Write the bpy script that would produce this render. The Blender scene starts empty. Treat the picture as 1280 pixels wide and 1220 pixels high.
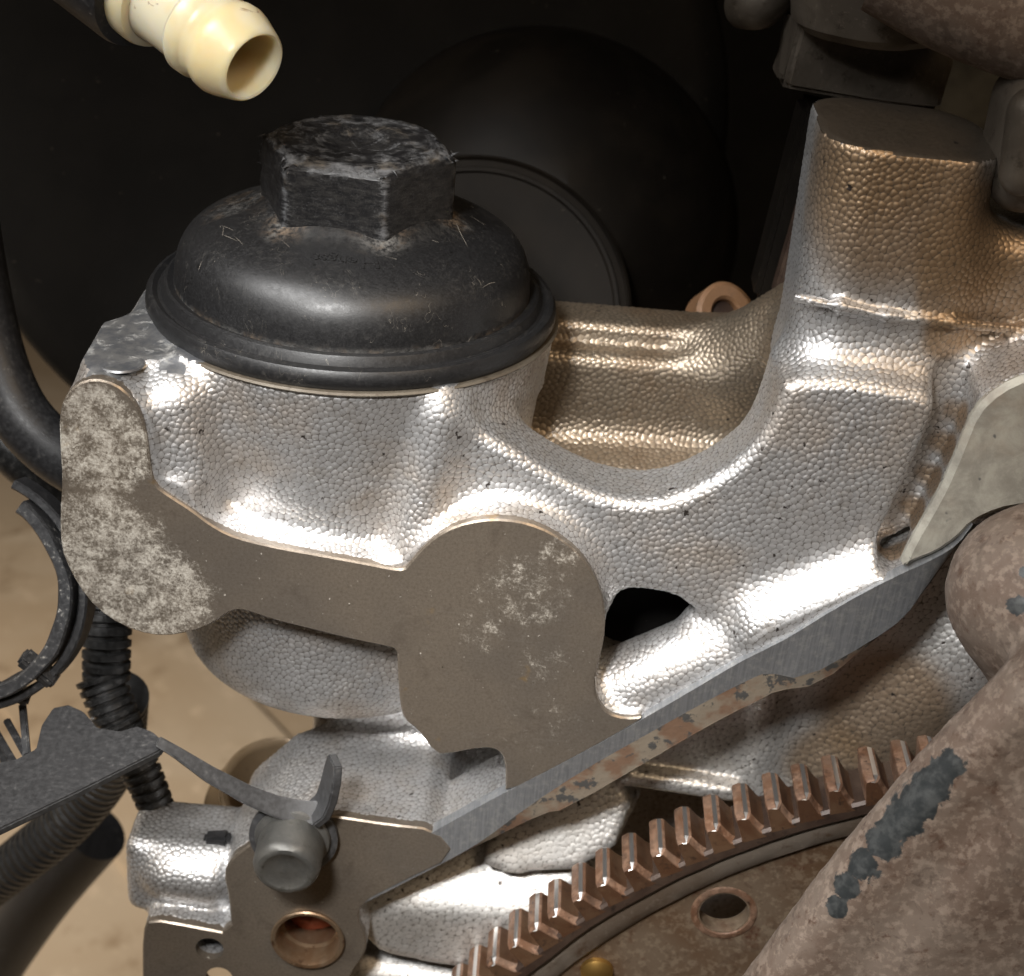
import bpy, bmesh, math, random, time
import numpy as np
from mathutils import Vector, Matrix, kdtree
from mathutils.noise import noise as pnoise

random.seed(7); rng = np.random.default_rng(7)
S = 0.001                                   # modelling is done in millimetres
R = math.radians
scn = bpy.context.scene
col = scn.collection

# ------------------------------------------------------------------ camera
PITCH, ROLL, FPX, DIST, PW, PH = R(28), R(4.7), 2210.0, 340.0, 1280.0, 1220.0
fwd = np.array([0, math.cos(PITCH), -math.sin(PITCH)])
_u0 = np.array([0, math.sin(PITCH), math.cos(PITCH)]); _r0 = np.array([1.0, 0, 0])
cright = math.cos(ROLL)*_r0 + math.sin(ROLL)*_u0
cup = -math.sin(ROLL)*_r0 + math.cos(ROLL)*_u0
CAM = -DIST*fwd
def ray(x, y): return fwd + cright*(x-PW/2)/FPX + cup*(PH/2-y)/FPX
def ay(x, y, Y):                            # where the line of sight meets the upright plane y = Y
    d = ray(x, y); return CAM + d*((Y-CAM[1])/d[1])
def az(x, y, Z):                            # where it meets the level plane z = Z
    d = ray(x, y); return CAM + d*((Z-CAM[2])/d[2])
cam_data = bpy.data.cameras.new("camera"); cam = bpy.data.objects.new("camera", cam_data); col.objects.link(cam)
M = Matrix.Identity(4)
for i in range(3):
    M[i][0], M[i][1], M[i][2], M[i][3] = cright[i], cup[i], -fwd[i], CAM[i]*S
cam.matrix_world = M
cam_data.sensor_fit = 'HORIZONTAL'; cam_data.sensor_width = 36.0; cam_data.lens = 36.0*FPX/PW
cam_data.clip_start = 0.01; cam_data.clip_end = 20.0
cam_data.dof.use_dof = True; cam_data.dof.focus_distance = 0.338; cam_data.dof.aperture_fstop = 26
scn.camera = cam

# ------------------------------------------------------------------ light
world = bpy.data.worlds.new("World"); scn.world = world; world.use_nodes = True
bg = world.node_tree.nodes['Background']; bg.inputs[0].default_value = (0.80, 0.62, 0.44, 1); bg.inputs[1].default_value = 0.05
def area(name, loc, target, size, power, color, spread=180):
    l = bpy.data.lights.new(name, 'AREA'); l.shape = 'DISK'; l.size = size*S; l.energy = power; l.color = color; l.spread = R(spread)
    o = bpy.data.objects.new(name, l); col.objects.link(o)
    o.location = Vector(loc)*S
    o.rotation_euler = (Vector(target)-Vector(loc)).to_track_quat('-Z', 'Y').to_euler()
    return o
area("work_lamp", (-250, -160, 330), (-25, 0, -45), 260, 0.245, (1.0, 0.99, 0.975), 46)
area("hand_lamp", (-100, -300, 270), (5, 0, -65), 70, 0.205, (1.0, 0.985, 0.965), 42)
area("ceiling_lamp", (230, -300, 430), (30, 0, -40), 240, 0.30, (1.0, 0.74, 0.48), 100)
area("floor_fill", (-520, 120, 60), (-220, 420, -420), 200, 2.0, (1.0, 0.88, 0.74), 120)  # added lamp out of view, only to brighten the floor
scn.view_settings.view_transform = 'Standard'; scn.view_settings.look = 'None'
scn.view_settings.exposure = 0.0; scn.view_settings.gamma = 1.0; scn.view_settings.use_curve_mapping = False
scn.cycles.use_denoising = True
scn.cycles.max_bounces = 8

# ------------------------------------------------------------------ helpers: objects
def link(o, parent=None):
    col.objects.link(o)
    if parent is not None:
        o.parent = parent; o.matrix_parent_inverse = Matrix.Translation(-parent.location)
    return o
def tag(o, label, cat, group=None):
    o['label'] = label; o['category'] = cat
    if group: o['group'] = group
    return o
def thing(name, label, cat, base, group=None):
    o = bpy.data.objects.new(name, None); o.location = Vector(base)*S; o.empty_display_size = 0.01
    col.objects.link(o); return tag(o, label, cat, group)
def mesh(name, v, f, mat, parent=None, smooth=True, sharp=35):
    me = bpy.data.meshes.new(name)
    me.from_pydata([tuple(p) for p in (np.asarray(v, float)*S)], [], f); me.update()
    for m in (mat if isinstance(mat, (list, tuple)) else [mat]): me.materials.append(m)
    if smooth:
        me.polygons.foreach_set('use_smooth', [True]*len(me.polygons))
        if sharp: me.set_sharp_from_angle(angle=R(sharp))
    return link(bpy.data.objects.new(name, me), parent)
def bmobj(name, bm, mat, parent=None, smooth=True, sharp=35, scale=True):
    me = bpy.data.meshes.new(name)
    bmesh.ops.recalc_face_normals(bm, faces=bm.faces)
    if scale: bmesh.ops.scale(bm, vec=(S, S, S), verts=bm.verts)
    bm.to_mesh(me); bm.free()
    for m in (mat if isinstance(mat, (list, tuple)) else [mat]): me.materials.append(m)
    if smooth:
        me.polygons.foreach_set('use_smooth', [True]*len(me.polygons))
        if sharp: me.set_sharp_from_angle(angle=R(sharp))
    return link(bpy.data.objects.new(name, me), parent)
def frame_of(axis, hint=(0, 0, 1)):
    w = Vector(axis).normalized(); h = Vector(hint)
    if abs(w.dot(h)) > 0.95: h = Vector((1, 0, 0))
    u = h.cross(w).normalized(); return u, w.cross(u), w
def lathe(name, prof, base, axis, mat, parent=None, n=64, hint=(0, 0, 1), sharp=35, arc=None, wob=0.0):
    """prof: list of (radius, distance along axis)"""
    u, v, w = frame_of(axis, hint); b = Vector(base)
    closed = arc is None; a0, a1 = arc if arc else (0, 2*math.pi); m = n if closed else n+1
    vs, fs = [], []
    for i in range(m):
        a = a0+(a1-a0)*i/n; d = u*math.cos(a)+v*math.sin(a)
        for r, t in prof:
            p = b+d*r+w*t
            if wob: p = p+d*wob*pnoise(p*0.15)
            vs.append(p)
    k = len(prof)
    for i in range(n):
        j = (i+1) % m
        for q in range(k-1):
            fs.append((i*k+q, j*k+q, j*k+q+1, i*k+q+1))
    bm = bmesh.new(); bv = [bm.verts.new(p) for p in vs]
    for f in fs: bm.faces.new([bv[q] for q in f])
    bmesh.ops.remove_doubles(bm, verts=bm.verts, dist=0.002)
    return bmobj(name, bm, mat, parent, True, sharp)
def tube(name, pts, rad, mat, parent=None, n=20, cap=True, ridge=None, sharp=40, sub=6):
    P = [Vector(p) for p in pts]
    Q, rr = [], []
    rads = rad if isinstance(rad, (list, tuple)) else [rad]*len(P)
    for i in range(len(P)-1):                                   # Catmull-Rom
        p0, p1, p2, p3 = P[max(i-1, 0)], P[i], P[i+1], P[min(i+2, len(P)-1)]
        for s in range(sub):
            t = s/sub
            Q.append(0.5*((2*p1)+(p2-p0)*t+(2*p0-5*p1+4*p2-p3)*t*t+(3*p1-p0-3*p2+p3)*t**3)); rr.append(rads[i]*(1-t)+rads[i+1]*t)
    Q.append(P[-1]); rr.append(rads[-1])
    if ridge:                                                   # resample and corrugate
        step, amp = ridge
        L = [0]
        for a, b in zip(Q[:-1], Q[1:]): L.append(L[-1]+(b-a).length)
        m = int(L[-1]/step*8); Q2, r2 = [], []
        for i in range(m+1):
            s = L[-1]*i/m; j = min(max(0, np.searchsorted(L, s)-1), len(Q)-2); t = (s-L[j])/max(1e-6, L[j+1]-L[j])
            Q2.append(Q[j].lerp(Q[j+1], t)); r2.append(rr[j]+amp*(1 if (i % 8) < 5 else -1)*0.5)
        Q, rr = Q2, r2
    vs, fs = [], []; u = None
    for i, p in enumerate(Q):
        tdir = (Q[min(i+1, len(Q)-1)]-Q[max(i-1, 0)]).normalized()
        if u is None: u = frame_of(tdir)[0]
        u = (u-tdir*u.dot(tdir)).normalized(); v = tdir.cross(u)
        for k in range(n):
            a = 2*math.pi*k/n; vs.append(p+(u*math.cos(a)+v*math.sin(a))*rr[i])
    for i in range(len(Q)-1):
        for k in range(n):
            fs.append((i*n+k, i*n+(k+1) % n, (i+1)*n+(k+1) % n, (i+1)*n+k))
    if cap: fs += [tuple(range(n))[::-1], tuple((len(Q)-1)*n+k for k in range(n))]
    return mesh(name, vs, fs, mat, parent, True, sharp)
def slab(name, poly, y0, y1, mat, parent=None, bev=0.35, holes=()):
    """poly: list of (x, z); plate between y0 (front) and y1, with round holes (x, z, r)"""
    from mathutils.geometry import tessellate_polygon
    loops = [list(poly)]
    for x, z, r in holes: loops.append([(x+r*math.cos(2*math.pi*i/40), z+r*math.sin(2*math.pi*i/40)) for i in range(40)])
    if sum(a[0]*b[1]-b[0]*a[1] for a, b in zip(loops[0], loops[0][1:]+loops[0][:1])) < 0: loops[0] = loops[0][::-1]
    ins = []                                    # front loop pulled in by the bevel
    for li, lp in enumerate(loops):
        n = len(lp); q = []
        for i in range(n):
            a, b = np.array(lp[i-1]), np.array(lp[(i+1) % n]); t = b-a; t = t/(np.linalg.norm(t)+1e-9)
            q.append(np.array(lp[i])+np.array([-t[1], t[0]])*bev)
        ins.append(q)
    flat = [p for lp in ins for p in lp]; tris = tessellate_polygon([[Vector((p[0], p[1], 0)) for p in lp] for lp in ins])
    vs = [(p[0], y0, p[1]) for p in flat]; fs = [tuple(t) for t in tris]
    o1 = len(vs); vs += [(p[0], y0+bev, p[1]) for lp in loops for p in lp]; o2 = len(vs); vs += [(p[0], y1, p[1]) for lp in loops for p in lp]
    st = 0
    for lp in loops:
        n = len(lp)
        for i in range(n):
            j = (i+1) % n; fs += [(st+i, st+j, o1+st+j, o1+st+i), (o1+st+i, o1+st+j, o2+st+j, o2+st+i)]
        st += n
    bm = bmesh.new(); bv = [bm.verts.new(v) for v in vs]
    for f in fs:
        try: bm.faces.new([bv[i] for i in f])
        except ValueError: pass
    return bmobj(name, bm, mat, parent, True, 30)
def rbox(name, c, size, mat, parent=None, rot=(0, 0, 0), bev=1.0, seg=3, jit=0.0, cuts=0):
    bm = bmesh.new(); bmesh.ops.create_cube(bm, size=1)
    bmesh.ops.scale(bm, vec=size, verts=bm.verts)
    if bev: bmesh.ops.bevel(bm, geom=bm.edges[:], offset=bev, segments=seg, affect='EDGES')
    if cuts: bmesh.ops.subdivide_edges(bm, edges=bm.edges[:], cuts=cuts, use_grid_fill=True)
    from mathutils import Euler
    bmesh.ops.rotate(bm, cent=(0, 0, 0), matrix=Euler([R(a) for a in rot]).to_matrix(), verts=bm.verts)
    bmesh.ops.translate(bm, vec=Vector(c), verts=bm.verts)
    if jit:
        for v in bm.verts: v.co += Vector((pnoise(v.co*0.2), pnoise(v.co*0.2+Vector((9, 0, 0))), pnoise(v.co*0.2+Vector((0, 9, 0)))))*jit
    return bmobj(name, bm, mat, parent, True, 40)
def chaikin(p, it=1, closed=True):
    p = [np.asarray(q, float) for q in p]
    for _ in range(it):
        q = []; n = len(p)
        for i in range(n if closed else n-1):
            a, b = p[i], p[(i+1) % n]; q += [a*0.75+b*0.25, a*0.25+b*0.75]
        if not closed: q = [p[0]]+q+[p[-1]]
        p = q
    return p
def pxpoly(pts, Y, it=1):
    return [(q[0], q[2]) for q in chaikin([ay(x, y, Y) for x, y in pts], it)]

# ------------------------------------------------------------------ helpers: materials
class NT:
    def __init__(s, name):
        s.m = bpy.data.materials.new(name); s.m.use_nodes = True; s.t = s.m.node_tree
        s.b = s.t.nodes['Principled BSDF']; s.c = s.n('ShaderNodeTexCoord').outputs['Object']
    def n(s, typ, **kw):
        o = s.t.nodes.new(typ)
        for k, v in kw.items(): setattr(o, k, v)
        return o
    def put(s, sock, v):
        if isinstance(v, bpy.types.NodeSocket): s.t.links.new(v, sock)
        elif isinstance(v, (tuple, list)) and len(v) == 3 and sock.type == 'RGBA': sock.default_value = (*v, 1)
        else: sock.default_value = v
    def noise(s, scale, detail=5, rough=0.6, dist=0.0, vec=None, out=0):
        o = s.n('ShaderNodeTexNoise'); s.put(o.inputs['Vector'], vec if vec is not None else s.c)
        o.inputs['Scale'].default_value = scale; o.inputs['Detail'].default_value = detail
        o.inputs['Roughness'].default_value = rough; o.inputs['Distortion'].default_value = dist
        return o.outputs[out]
    def voro(s, scale, feature='F1', rand=1.0, vec=None, out='Distance'):
        o = s.n('ShaderNodeTexVoronoi', feature=feature); s.put(o.inputs['Vector'], vec if vec is not None else s.c)
        o.inputs['Scale'].default_value = scale; o.inputs['Randomness'].default_value = rand
        return o.outputs[out]
    def ramp(s, v, lo, hi, a=0.0, b=1.0, smooth=True):
        o = s.n('ShaderNodeMapRange', interpolation_type='SMOOTHSTEP' if smooth else 'LINEAR')
        s.put(o.inputs[0], v)
        for i, q in enumerate((lo, hi, a, b)): s.put(o.inputs[i+1], q)
        return o.outputs[0]
    def math(s, op, a, b=0.0, clamp=False):
        o = s.n('ShaderNodeMath', operation=op, use_clamp=clamp); s.put(o.inputs[0], a); s.put(o.inputs[1], b); return o.outputs[0]
    def mix(s, f, a, b):
        o = s.n('ShaderNodeMix', data_type='RGBA'); s.put(o.inputs[0], f); s.put(o.inputs[6], a); s.put(o.inputs[7], b); return o.outputs[2]
    def near(s, p, r0, r1):
        """1 within r0 mm of point p, 0 beyond r1"""
        o = s.n('ShaderNodeVectorMath', operation='DISTANCE'); s.put(o.inputs[0], s.c); o.inputs[1].default_value = tuple(Vector(p)*S)
        return s.ramp(o.outputs['Value'], r0*S, r1*S, 1.0, 0.0)
    def scaled(s, v):
        o = s.n('ShaderNodeMapping'); s.put(o.inputs[0], s.c); o.inputs['Scale'].default_value = v; return o.outputs[0]
    def bump(s, h, dist, strength=1.0, prev=None):
        o = s.n('ShaderNodeBump'); o.inputs['Distance'].default_value = dist*S; o.inputs['Strength'].default_value = strength
        s.put(o.inputs['Height'], h)
        if prev is not None: s.put(o.inputs['Normal'], prev)
        return o.outputs[0]
    def attr(s, name):
        return s.n('ShaderNodeAttribute', attribute_name=name).outputs['Fac']
    def done(s, color=None, rough=None, metal=None, normal=None, spec=None, **kw):
        for k, v in (('Base Color', color), ('Roughness', rough), ('Metallic', metal), ('Normal', normal), ('Specular IOR Level', spec)):
            if v is not None: s.put(s.b.inputs[k], v)
        for k, v in kw.items(): s.put(s.b.inputs[k.replace('_', ' ')], v)
        return s.m
MM = 1000.0                                  # noise scale 1*MM = one cell per millimetre

def mat_cast(name, tint=(0.60, 0.60, 0.605), grime=0.5, brown=(0.36, 0.27, 0.18), stain_shade=()):
    t = NT(name); q = t.attr('cell'); k = t.attr('tone')
    big = t.noise(0.045*MM, 4, 0.6); fine = t.noise(1.2*MM, 3, 0.6); pit = t.noise(0.5*MM, 3, 0.5)
    c = t.mix(t.ramp(k, 0, 1, 0.0, 0.5), tint, tuple(x*0.80 for x in tint))
    c = t.mix(t.math('MULTIPLY', t.ramp(big, 0.45, 0.72), grime), c, brown)
    c = t.mix(t.math('MULTIPLY', t.ramp(t.noise(0.16*MM, 6, 0.7), 0.5, 0.78), 0.45), c, (0.30, 0.25, 0.19))
    for p, r0, r1 in stain_shade: c = t.mix(t.math('MULTIPLY', t.near(p, r0, r1), 0.85), c, (0.34, 0.235, 0.14))  # brown groove stain, and shade painted onto pillar and bell wall
    gap = t.ramp(q, 0.0, 0.17, 1.0, 0.0)
    c = t.mix(t.math("MULTIPLY", gap, 0.85), c, (0.12, 0.10, 0.08))
    c = t.mix(t.ramp(pit, 0.69, 0.74), c, (0.06, 0.05, 0.045))
    r = t.ramp(fine, 0.3, 0.7, 0.40, 0.52)
    r = t.math('ADD', r, t.math('MULTIPLY', t.ramp(big, 0.45, 0.72), 0.10))
    return t.done(c, r, 0.82, t.bump(t.noise(2.2*MM, 3, 0.7), 0.03, 0.6), Coat_Weight=0.5, Coat_Roughness=0.22)
def mat_face():
    t = NT('machined aluminium')
    a = t.noise(0.26*MM, 10, 0.80, 0.2); b = t.noise(1.5*MM, 8, 0.8); big = t.noise(0.03*MM, 3)
    base = t.mix(t.ramp(big, 0.35, 0.65), (0.20, 0.172, 0.143), (0.245, 0.205, 0.162))
    base = t.mix(t.ramp(t.noise(1.6*MM, 6, 0.75), 0.35, 0.9), base, (0.11, 0.09, 0.07))
    P = lambda x, y: ay(x, y, 0)
    zone = t.near(P(125, 560), 8, 17)
    for p, r0, r1, w in ((P(130, 690), 10, 24, 1), (P(190, 745), 9, 22, 1), (P(120, 520), 5, 12, 1), (P(655, 740), 6, 20, 0.84), (P(700, 690), 3, 8, 0.86), (P(600, 790), 3, 13, 0.8), (P(680, 830), 3, 12, 0.8), (P(680, 900), 5, 30, 0.7), (P(300, 720), 5, 18, 0.55)):
        zone = t.math('MAXIMUM', zone, t.math('MULTIPLY', t.near(p, r0, r1), w))
    w = t.math('ADD', t.math('MULTIPLY', a, 0.58), t.math('MULTIPLY', b, 0.42))
    thr = t.ramp(zone, 0, 1, 0.80, 0.465, False)
    white = t.ramp(t.math('SUBTRACT', w, thr), -0.05, 0.12)
    speck = t.math('MAXIMUM', t.ramp(t.noise(0.8*MM, 2, 0.5), 0.71, 0.75), t.math('MULTIPLY', t.ramp(t.noise(1.7*MM, 2, 0.5), 0.70, 0.74), 0.7))
    white = t.math('MAXIMUM', white, t.math('MULTIPLY', speck, 0.75))
    ochre = t.math('MULTIPLY', t.ramp(t.noise(0.11*MM, 3, 0.6), 0.66, 0.76), 0.6)
    c = t.mix(ochre, base, (0.33, 0.20, 0.06))
    c = t.mix(t.math('MULTIPLY', white, 0.8), c, t.mix(t.ramp(t.noise(1.3*MM, 4, 0.7), 0.35, 0.65), (0.46, 0.44, 0.39), (0.30, 0.28, 0.24)))
    sx = t.noise(1.0*MM, 4, 0.6, vec=t.scaled((0.05, 1, 1.6))); c = t.mix(t.math('MULTIPLY', t.ramp(sx, 0.55, 0.75), 0.22), c, (0.30, 0.27, 0.23))
    sm = t.noise(0.09*MM, 6, 0.7, 0.6); c = t.mix(t.math('MULTIPLY', t.ramp(sm, 0.5, 0.72), 0.5), c, (0.085, 0.066, 0.05))
    sl = t.noise(0.14*MM, 8, 0.75); c = t.mix(t.math('MULTIPLY', t.ramp(sl, 0.58, 0.8), 0.35), c, (0.36, 0.34, 0.30))
    dark = t.ramp(t.noise(0.6*MM, 2), 0.72, 0.76)
    c = t.mix(dark, c, (0.07, 0.055, 0.04))
    metal = t.ramp(white, 0, 1, 0.62, 0.0)
    r = t.math('ADD', t.ramp(white, 0, 1, 0.33, 0.8), t.ramp(sm, 0.4, 0.7, -0.05, 0.12))
    return t.done(c, r, metal, t.bump(t.math('ADD', white, t.math('MULTIPLY', b, 0.5)), 0.06, 0.6))
def mat_deck():
    t = NT('machined deck')
    g = t.noise(0.25*MM, 6, 0.7); w = t.ramp(t.noise(0.22*MM, 7, 0.7, 0.4), 0.5, 0.66)
    c = t.mix(t.ramp(g, 0.35, 0.65), (0.22, 0.23, 0.25), (0.38, 0.38, 0.38)); c = t.mix(t.math('MULTIPLY', w, 0.4), c, (0.40, 0.39, 0.34))
    return t.done(c, t.ramp(w, 0, 1, 0.38, 0.6), t.ramp(w, 0, 1, 0.8, 0.5), t.bump(g, 0.12, 0.5))
def mat_pad():
    t = NT('weathered flange face')
    a = t.noise(0.18*MM, 8, 0.7, 0.3); b = t.noise(0.05*MM, 4)
    c = t.mix(t.ramp(a, 0.35, 0.68), (0.27, 0.255, 0.22), (0.42, 0.405, 0.35)); c = t.mix(t.math('MULTIPLY', t.ramp(b, 0.5, 0.7), 0.5), c, (0.34, 0.27, 0.20))
    c = t.mix(t.ramp(t.noise(0.22*MM, 2), 0.7, 0.74), c, (0.10, 0.10, 0.10))
    return t.done(c, 0.6, 0.35, t.bump(a, 0.15, 0.6))
def mat_cut():
    t = NT('sawn grey edge')
    s = t.noise(1.0*MM, 5, 0.6, vec=t.scaled((2.0, 0.15, 0.10))); a = t.noise(0.6*MM, 5, 0.7)
    c = t.mix(t.ramp(s, 0.35, 0.65), (0.20, 0.208, 0.22), (0.27, 0.278, 0.29)); c = t.mix(t.math('MULTIPLY', t.ramp(a, 0.45, 0.7), 0.45), c, (0.42, 0.42, 0.40))
    return t.done(c, 0.48, 0.6, t.bump(s, 0.08, 0.6))
def mat_residue():
    t = NT('old gasket residue')
    a = t.noise(0.30*MM, 5, 0.65); b = t.noise(0.10*MM, 4)
    c = t.mix(t.ramp(b, 0.42, 0.56), (0.135, 0.08, 0.05), (0.17, 0.14, 0.105)); c = t.mix(t.ramp(a, 0.54, 0.60), c, (0.05, 0.048, 0.045))
    return t.done(c, 0.75, 0.1, t.bump(a, 0.3, 0.8))
def mat_plastic(name, base, rough=0.42, wear=0.5, dust=(0.32, 0.29, 0.25), spots=None, rust=None):
    t = NT(name)
    g = t.noise(0.9*MM, 6, 0.7); fi = t.noise(2.5*MM, 4, 0.7); big = t.noise(0.06*MM, 4)
    c = t.mix(t.ramp(g, 0.35, 0.75), base, tuple(x*1.7+0.006 for x in base))
    c = t.mix(t.math('MULTIPLY', t.math('MULTIPLY', t.ramp(g, 0.55, 0.75), t.ramp(big, 0.4, 0.65)), wear), c, dust)
    if spots: c = t.mix(t.math('MULTIPLY', t.ramp(t.voro(0.33*MM), 0.10, 0.07), t.ramp(big, 0.45, 0.55)), c, (0.004, 0.004, 0.004))
    if rust is not None: c = t.mix(t.math('MULTIPLY', t.ramp(t.noise(0.25*MM, 6, 0.7), 0.5, 0.65), rust), c, (0.30, 0.17, 0.075))
    return t.done(c, t.ramp(g, 0.3, 0.75, rough-0.06, rough+0.16), 0.0, t.bump(fi, 0.04, 0.5), 0.5)
def mat_hex():
    t = NT('chewed black plastic')
    z = t.n('ShaderNodeSeparateXYZ'); t.put(z.inputs[0], t.c)
    scr = t.noise(1.0*MM, 6, 0.75, vec=t.scaled((0.35, 0.35, 1.2))); big = t.noise(0.14*MM, 5, 0.65)
    e = t.attr('edge')
    m = t.math('ADD', t.math('MULTIPLY', e, 0.42), t.math('MULTIPLY', scr, 0.55)); m = t.math('ADD', m, t.math('MULTIPLY', big, 0.28))
    wear = t.ramp(m, 0.69, 0.93)
    lines = t.noise(0.35*MM, 3, 0.6, 2.5); cr = t.ramp(t.math('ABSOLUTE', t.math('SUBTRACT', lines, 0.5)), 0.0, 0.012, 1, 0)
    wear = t.math('MAXIMUM', wear, t.math('MULTIPLY', cr, 0.22))
    c = t.mix(t.ramp(scr, 0.4, 0.7), (0.010, 0.010, 0.011), (0.035, 0.034, 0.033))
    dust = t.mix(t.ramp(t.noise(0.12*MM, 3), 0.5, 0.65), (0.20, 0.205, 0.215), (0.15, 0.125, 0.095))  # blue-grey covers real scuffing and the painted sheen on the hex top
    c = t.mix(t.math('MULTIPLY', wear, 0.7), c, dust)
    return t.done(c, t.ramp(wear, 0, 1, 0.36, 0.75), 0.0, t.bump(t.math('ADD', scr, wear), 0.10, 0.7), 0.5)
def mat_dome():
    t = NT('black moulded plastic')
    g = t.noise(2.6*MM, 3, 0.7); big = t.noise(0.06*MM, 4); d = t.noise(0.8*MM, 6, 0.75)
    c = t.mix(t.ramp(g, 0.4, 0.75), (0.008, 0.008, 0.0085), (0.019, 0.019, 0.020))
    c = t.mix(t.math('MULTIPLY', t.math('MULTIPLY', t.ramp(d, 0.5, 0.72), t.ramp(big, 0.42, 0.66)), 0.13), c, (0.24, 0.22, 0.19))
    sp = t.math('MULTIPLY', t.ramp(t.voro(0.42*MM), 0.16, 0.11), t.ramp(t.noise(0.05*MM, 2), 0.5, 0.6)); c = t.mix(sp, c, (0.003, 0.003, 0.003))
    cr = t.attr('crust'); cm = t.math('MULTIPLY', cr, t.ramp(t.noise(0.7*MM, 6, 0.75), 0.38, 0.62))
    c = t.mix(cm, c, t.mix(t.ramp(t.noise(0.2*MM, 3), 0.45, 0.6), (0.17, 0.165, 0.155), (0.17, 0.125, 0.085)))
    l = t.noise(0.10*MM, 2, 0.5, 3.0, vec=t.scaled((1, 1, 0.5))); cr2 = t.ramp(t.math('ABSOLUTE', t.math('SUBTRACT', l, 0.56)), 0.0, 0.0022, 1, 0)
    c = t.mix(t.math('MULTIPLY', t.math('MULTIPLY', cr2, t.ramp(t.noise(0.12*MM, 2), 0.52, 0.6)), 0.6), c, (0.33, 0.30, 0.25))
    r = t.math('ADD', t.ramp(d, 0.3, 0.7, 0.36, 0.50), t.math('MULTIPLY', cm, 0.3))
    return t.done(c, r, 0.0, t.bump(g, 0.05, 0.5), 0.6)
def mat_rust(name, a=(0.20, 0.125, 0.085), b=(0.30, 0.235, 0.19), c2=(0.10, 0.055, 0.035), scale=0.25, metal=0.1, rough=0.7, patches=None, bumpd=0.25, mott=0.0):
    t = NT(name)
    oi = t.n('ShaderNodeObjectInfo'); off = t.n('ShaderNodeVectorMath', operation='ADD'); base_c = t.c; t.put(off.inputs[0], t.c); t.put(off.inputs[1], oi.outputs['Random']); t.c = off.outputs[0]
    n1 = t.noise(scale*MM, 8, 0.7); n2 = t.noise(scale*0.22*MM, 4, 0.6, 0.5); n3 = t.noise(scale*3*MM, 4, 0.7)
    c = t.mix(t.ramp(n2, 0.38, 0.62), a, b); c = t.mix(t.ramp(n1, 0.54, 0.70), c, c2); c = t.mix(t.math('MULTIPLY', t.ramp(n3, 0.55, 0.75), 0.5), c, tuple(min(1, x*1.6) for x in b))
    c = t.mix(t.ramp(oi.outputs['Random'], 0, 1, 0.0, 0.35), c, c2)
    if mott:
        m1 = t.noise(0.55*MM, 5, 0.65); c = t.mix(t.math('MULTIPLY', t.ramp(m1, 0.48, 0.62), mott), c, tuple(x*1.7 for x in b)); m2 = t.noise(0.33*MM, 5, 0.6, 0.4); c = t.mix(t.math('MULTIPLY', t.ramp(m2, 0.56, 0.66), mott), c, tuple(x*0.45 for x in c2))
    rr = rough; t.c = base_c
    if patches:
        z = None
        for p, r0, r1 in patches:
            k = t.near(p, r0, r1); z = k if z is None else t.math('MAXIMUM', z, k)
        z = t.ramp(t.math('ADD', z, t.math('MULTIPLY', t.math('SUBTRACT', t.noise(0.30*MM, 7, 0.7, 0.5), 0.5), 1.5)), 0.44, 0.54)
        c = t.mix(z, c, t.mix(t.ramp(t.noise(0.5*MM, 5), 0.4, 0.65), (0.018, 0.021, 0.022), (0.045, 0.048, 0.048))); rr = t.ramp(z, 0, 1, rough, 0.5)
    return t.done(c, rr, metal, t.bump(n1, bumpd, 0.7, t.bump(n3, 0.06, 0.6)))
def mat_nylon():
    t = NT('yellowed nylon')
    s = t.noise(0.16*MM, 5, 0.6, 1.2); big = t.noise(0.05*MM, 3)
    c = t.mix(t.ramp(big, 0.4, 0.65), (0.74, 0.68, 0.51), (0.70, 0.58, 0.34)); c = t.mix(t.math('MULTIPLY', t.ramp(s, 0.66, 0.72), 0.7), c, (0.22, 0.11, 0.03))
    return t.done(c, 0.30, 0.0, t.bump(t.noise(0.5*MM, 3), 0.05, 0.4), 0.5, Subsurface_Weight=0.6, Subsurface_Radius=(0.006, 0.0045, 0.0025), Subsurface_Scale=1.0)
def mat_floor():
    t = NT('cardboard floor')
    a = t.noise(0.006*MM, 4, 0.6); b = t.noise(0.05*MM, 5, 0.7)
    c = t.mix(t.ramp(a, 0.38, 0.62), (0.36, 0.285, 0.20), (0.48, 0.405, 0.315)); c = t.mix(t.math('MULTIPLY', t.ramp(b, 0.55, 0.7), 0.35), c, (0.28, 0.20, 0.12))
    return t.done(c, 0.8, 0, t.bump(a, 4, 0.5))
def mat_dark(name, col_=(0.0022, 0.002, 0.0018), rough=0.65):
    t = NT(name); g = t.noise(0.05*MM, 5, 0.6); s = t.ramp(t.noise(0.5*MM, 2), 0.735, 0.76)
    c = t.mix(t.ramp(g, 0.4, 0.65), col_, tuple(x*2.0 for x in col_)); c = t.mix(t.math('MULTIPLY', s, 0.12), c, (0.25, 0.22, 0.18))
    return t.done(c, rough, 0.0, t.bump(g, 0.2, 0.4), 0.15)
CAST = mat_cast('pebbled cast aluminium', stain_shade=[(ay(1193, 520, 12), 2.5, 4.5), (ay(1178, 560, 12), 2.8, 4.5), (ay(1160, 600, 12), 2.8, 4.5), (ay(1140, 640, 12), 2.8, 4.5), (ay(1118, 685, 12), 2.8, 4.5), (ay(1225, 350, 18), 12, 15), (ay(1215, 300, 18), 10, 14), (ay(1190, 420, 14), 4, 7), (ay(1120, 250, 14), 12, 24), (ay(1100, 190, 14), 8, 20)]); CASTB = mat_cast('shaded brown cast aluminium', (0.34, 0.28, 0.21), 0.8, (0.20, 0.135, 0.08))  # pillar zones and CASTB put shade into the colour; groove zones are stain
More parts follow.
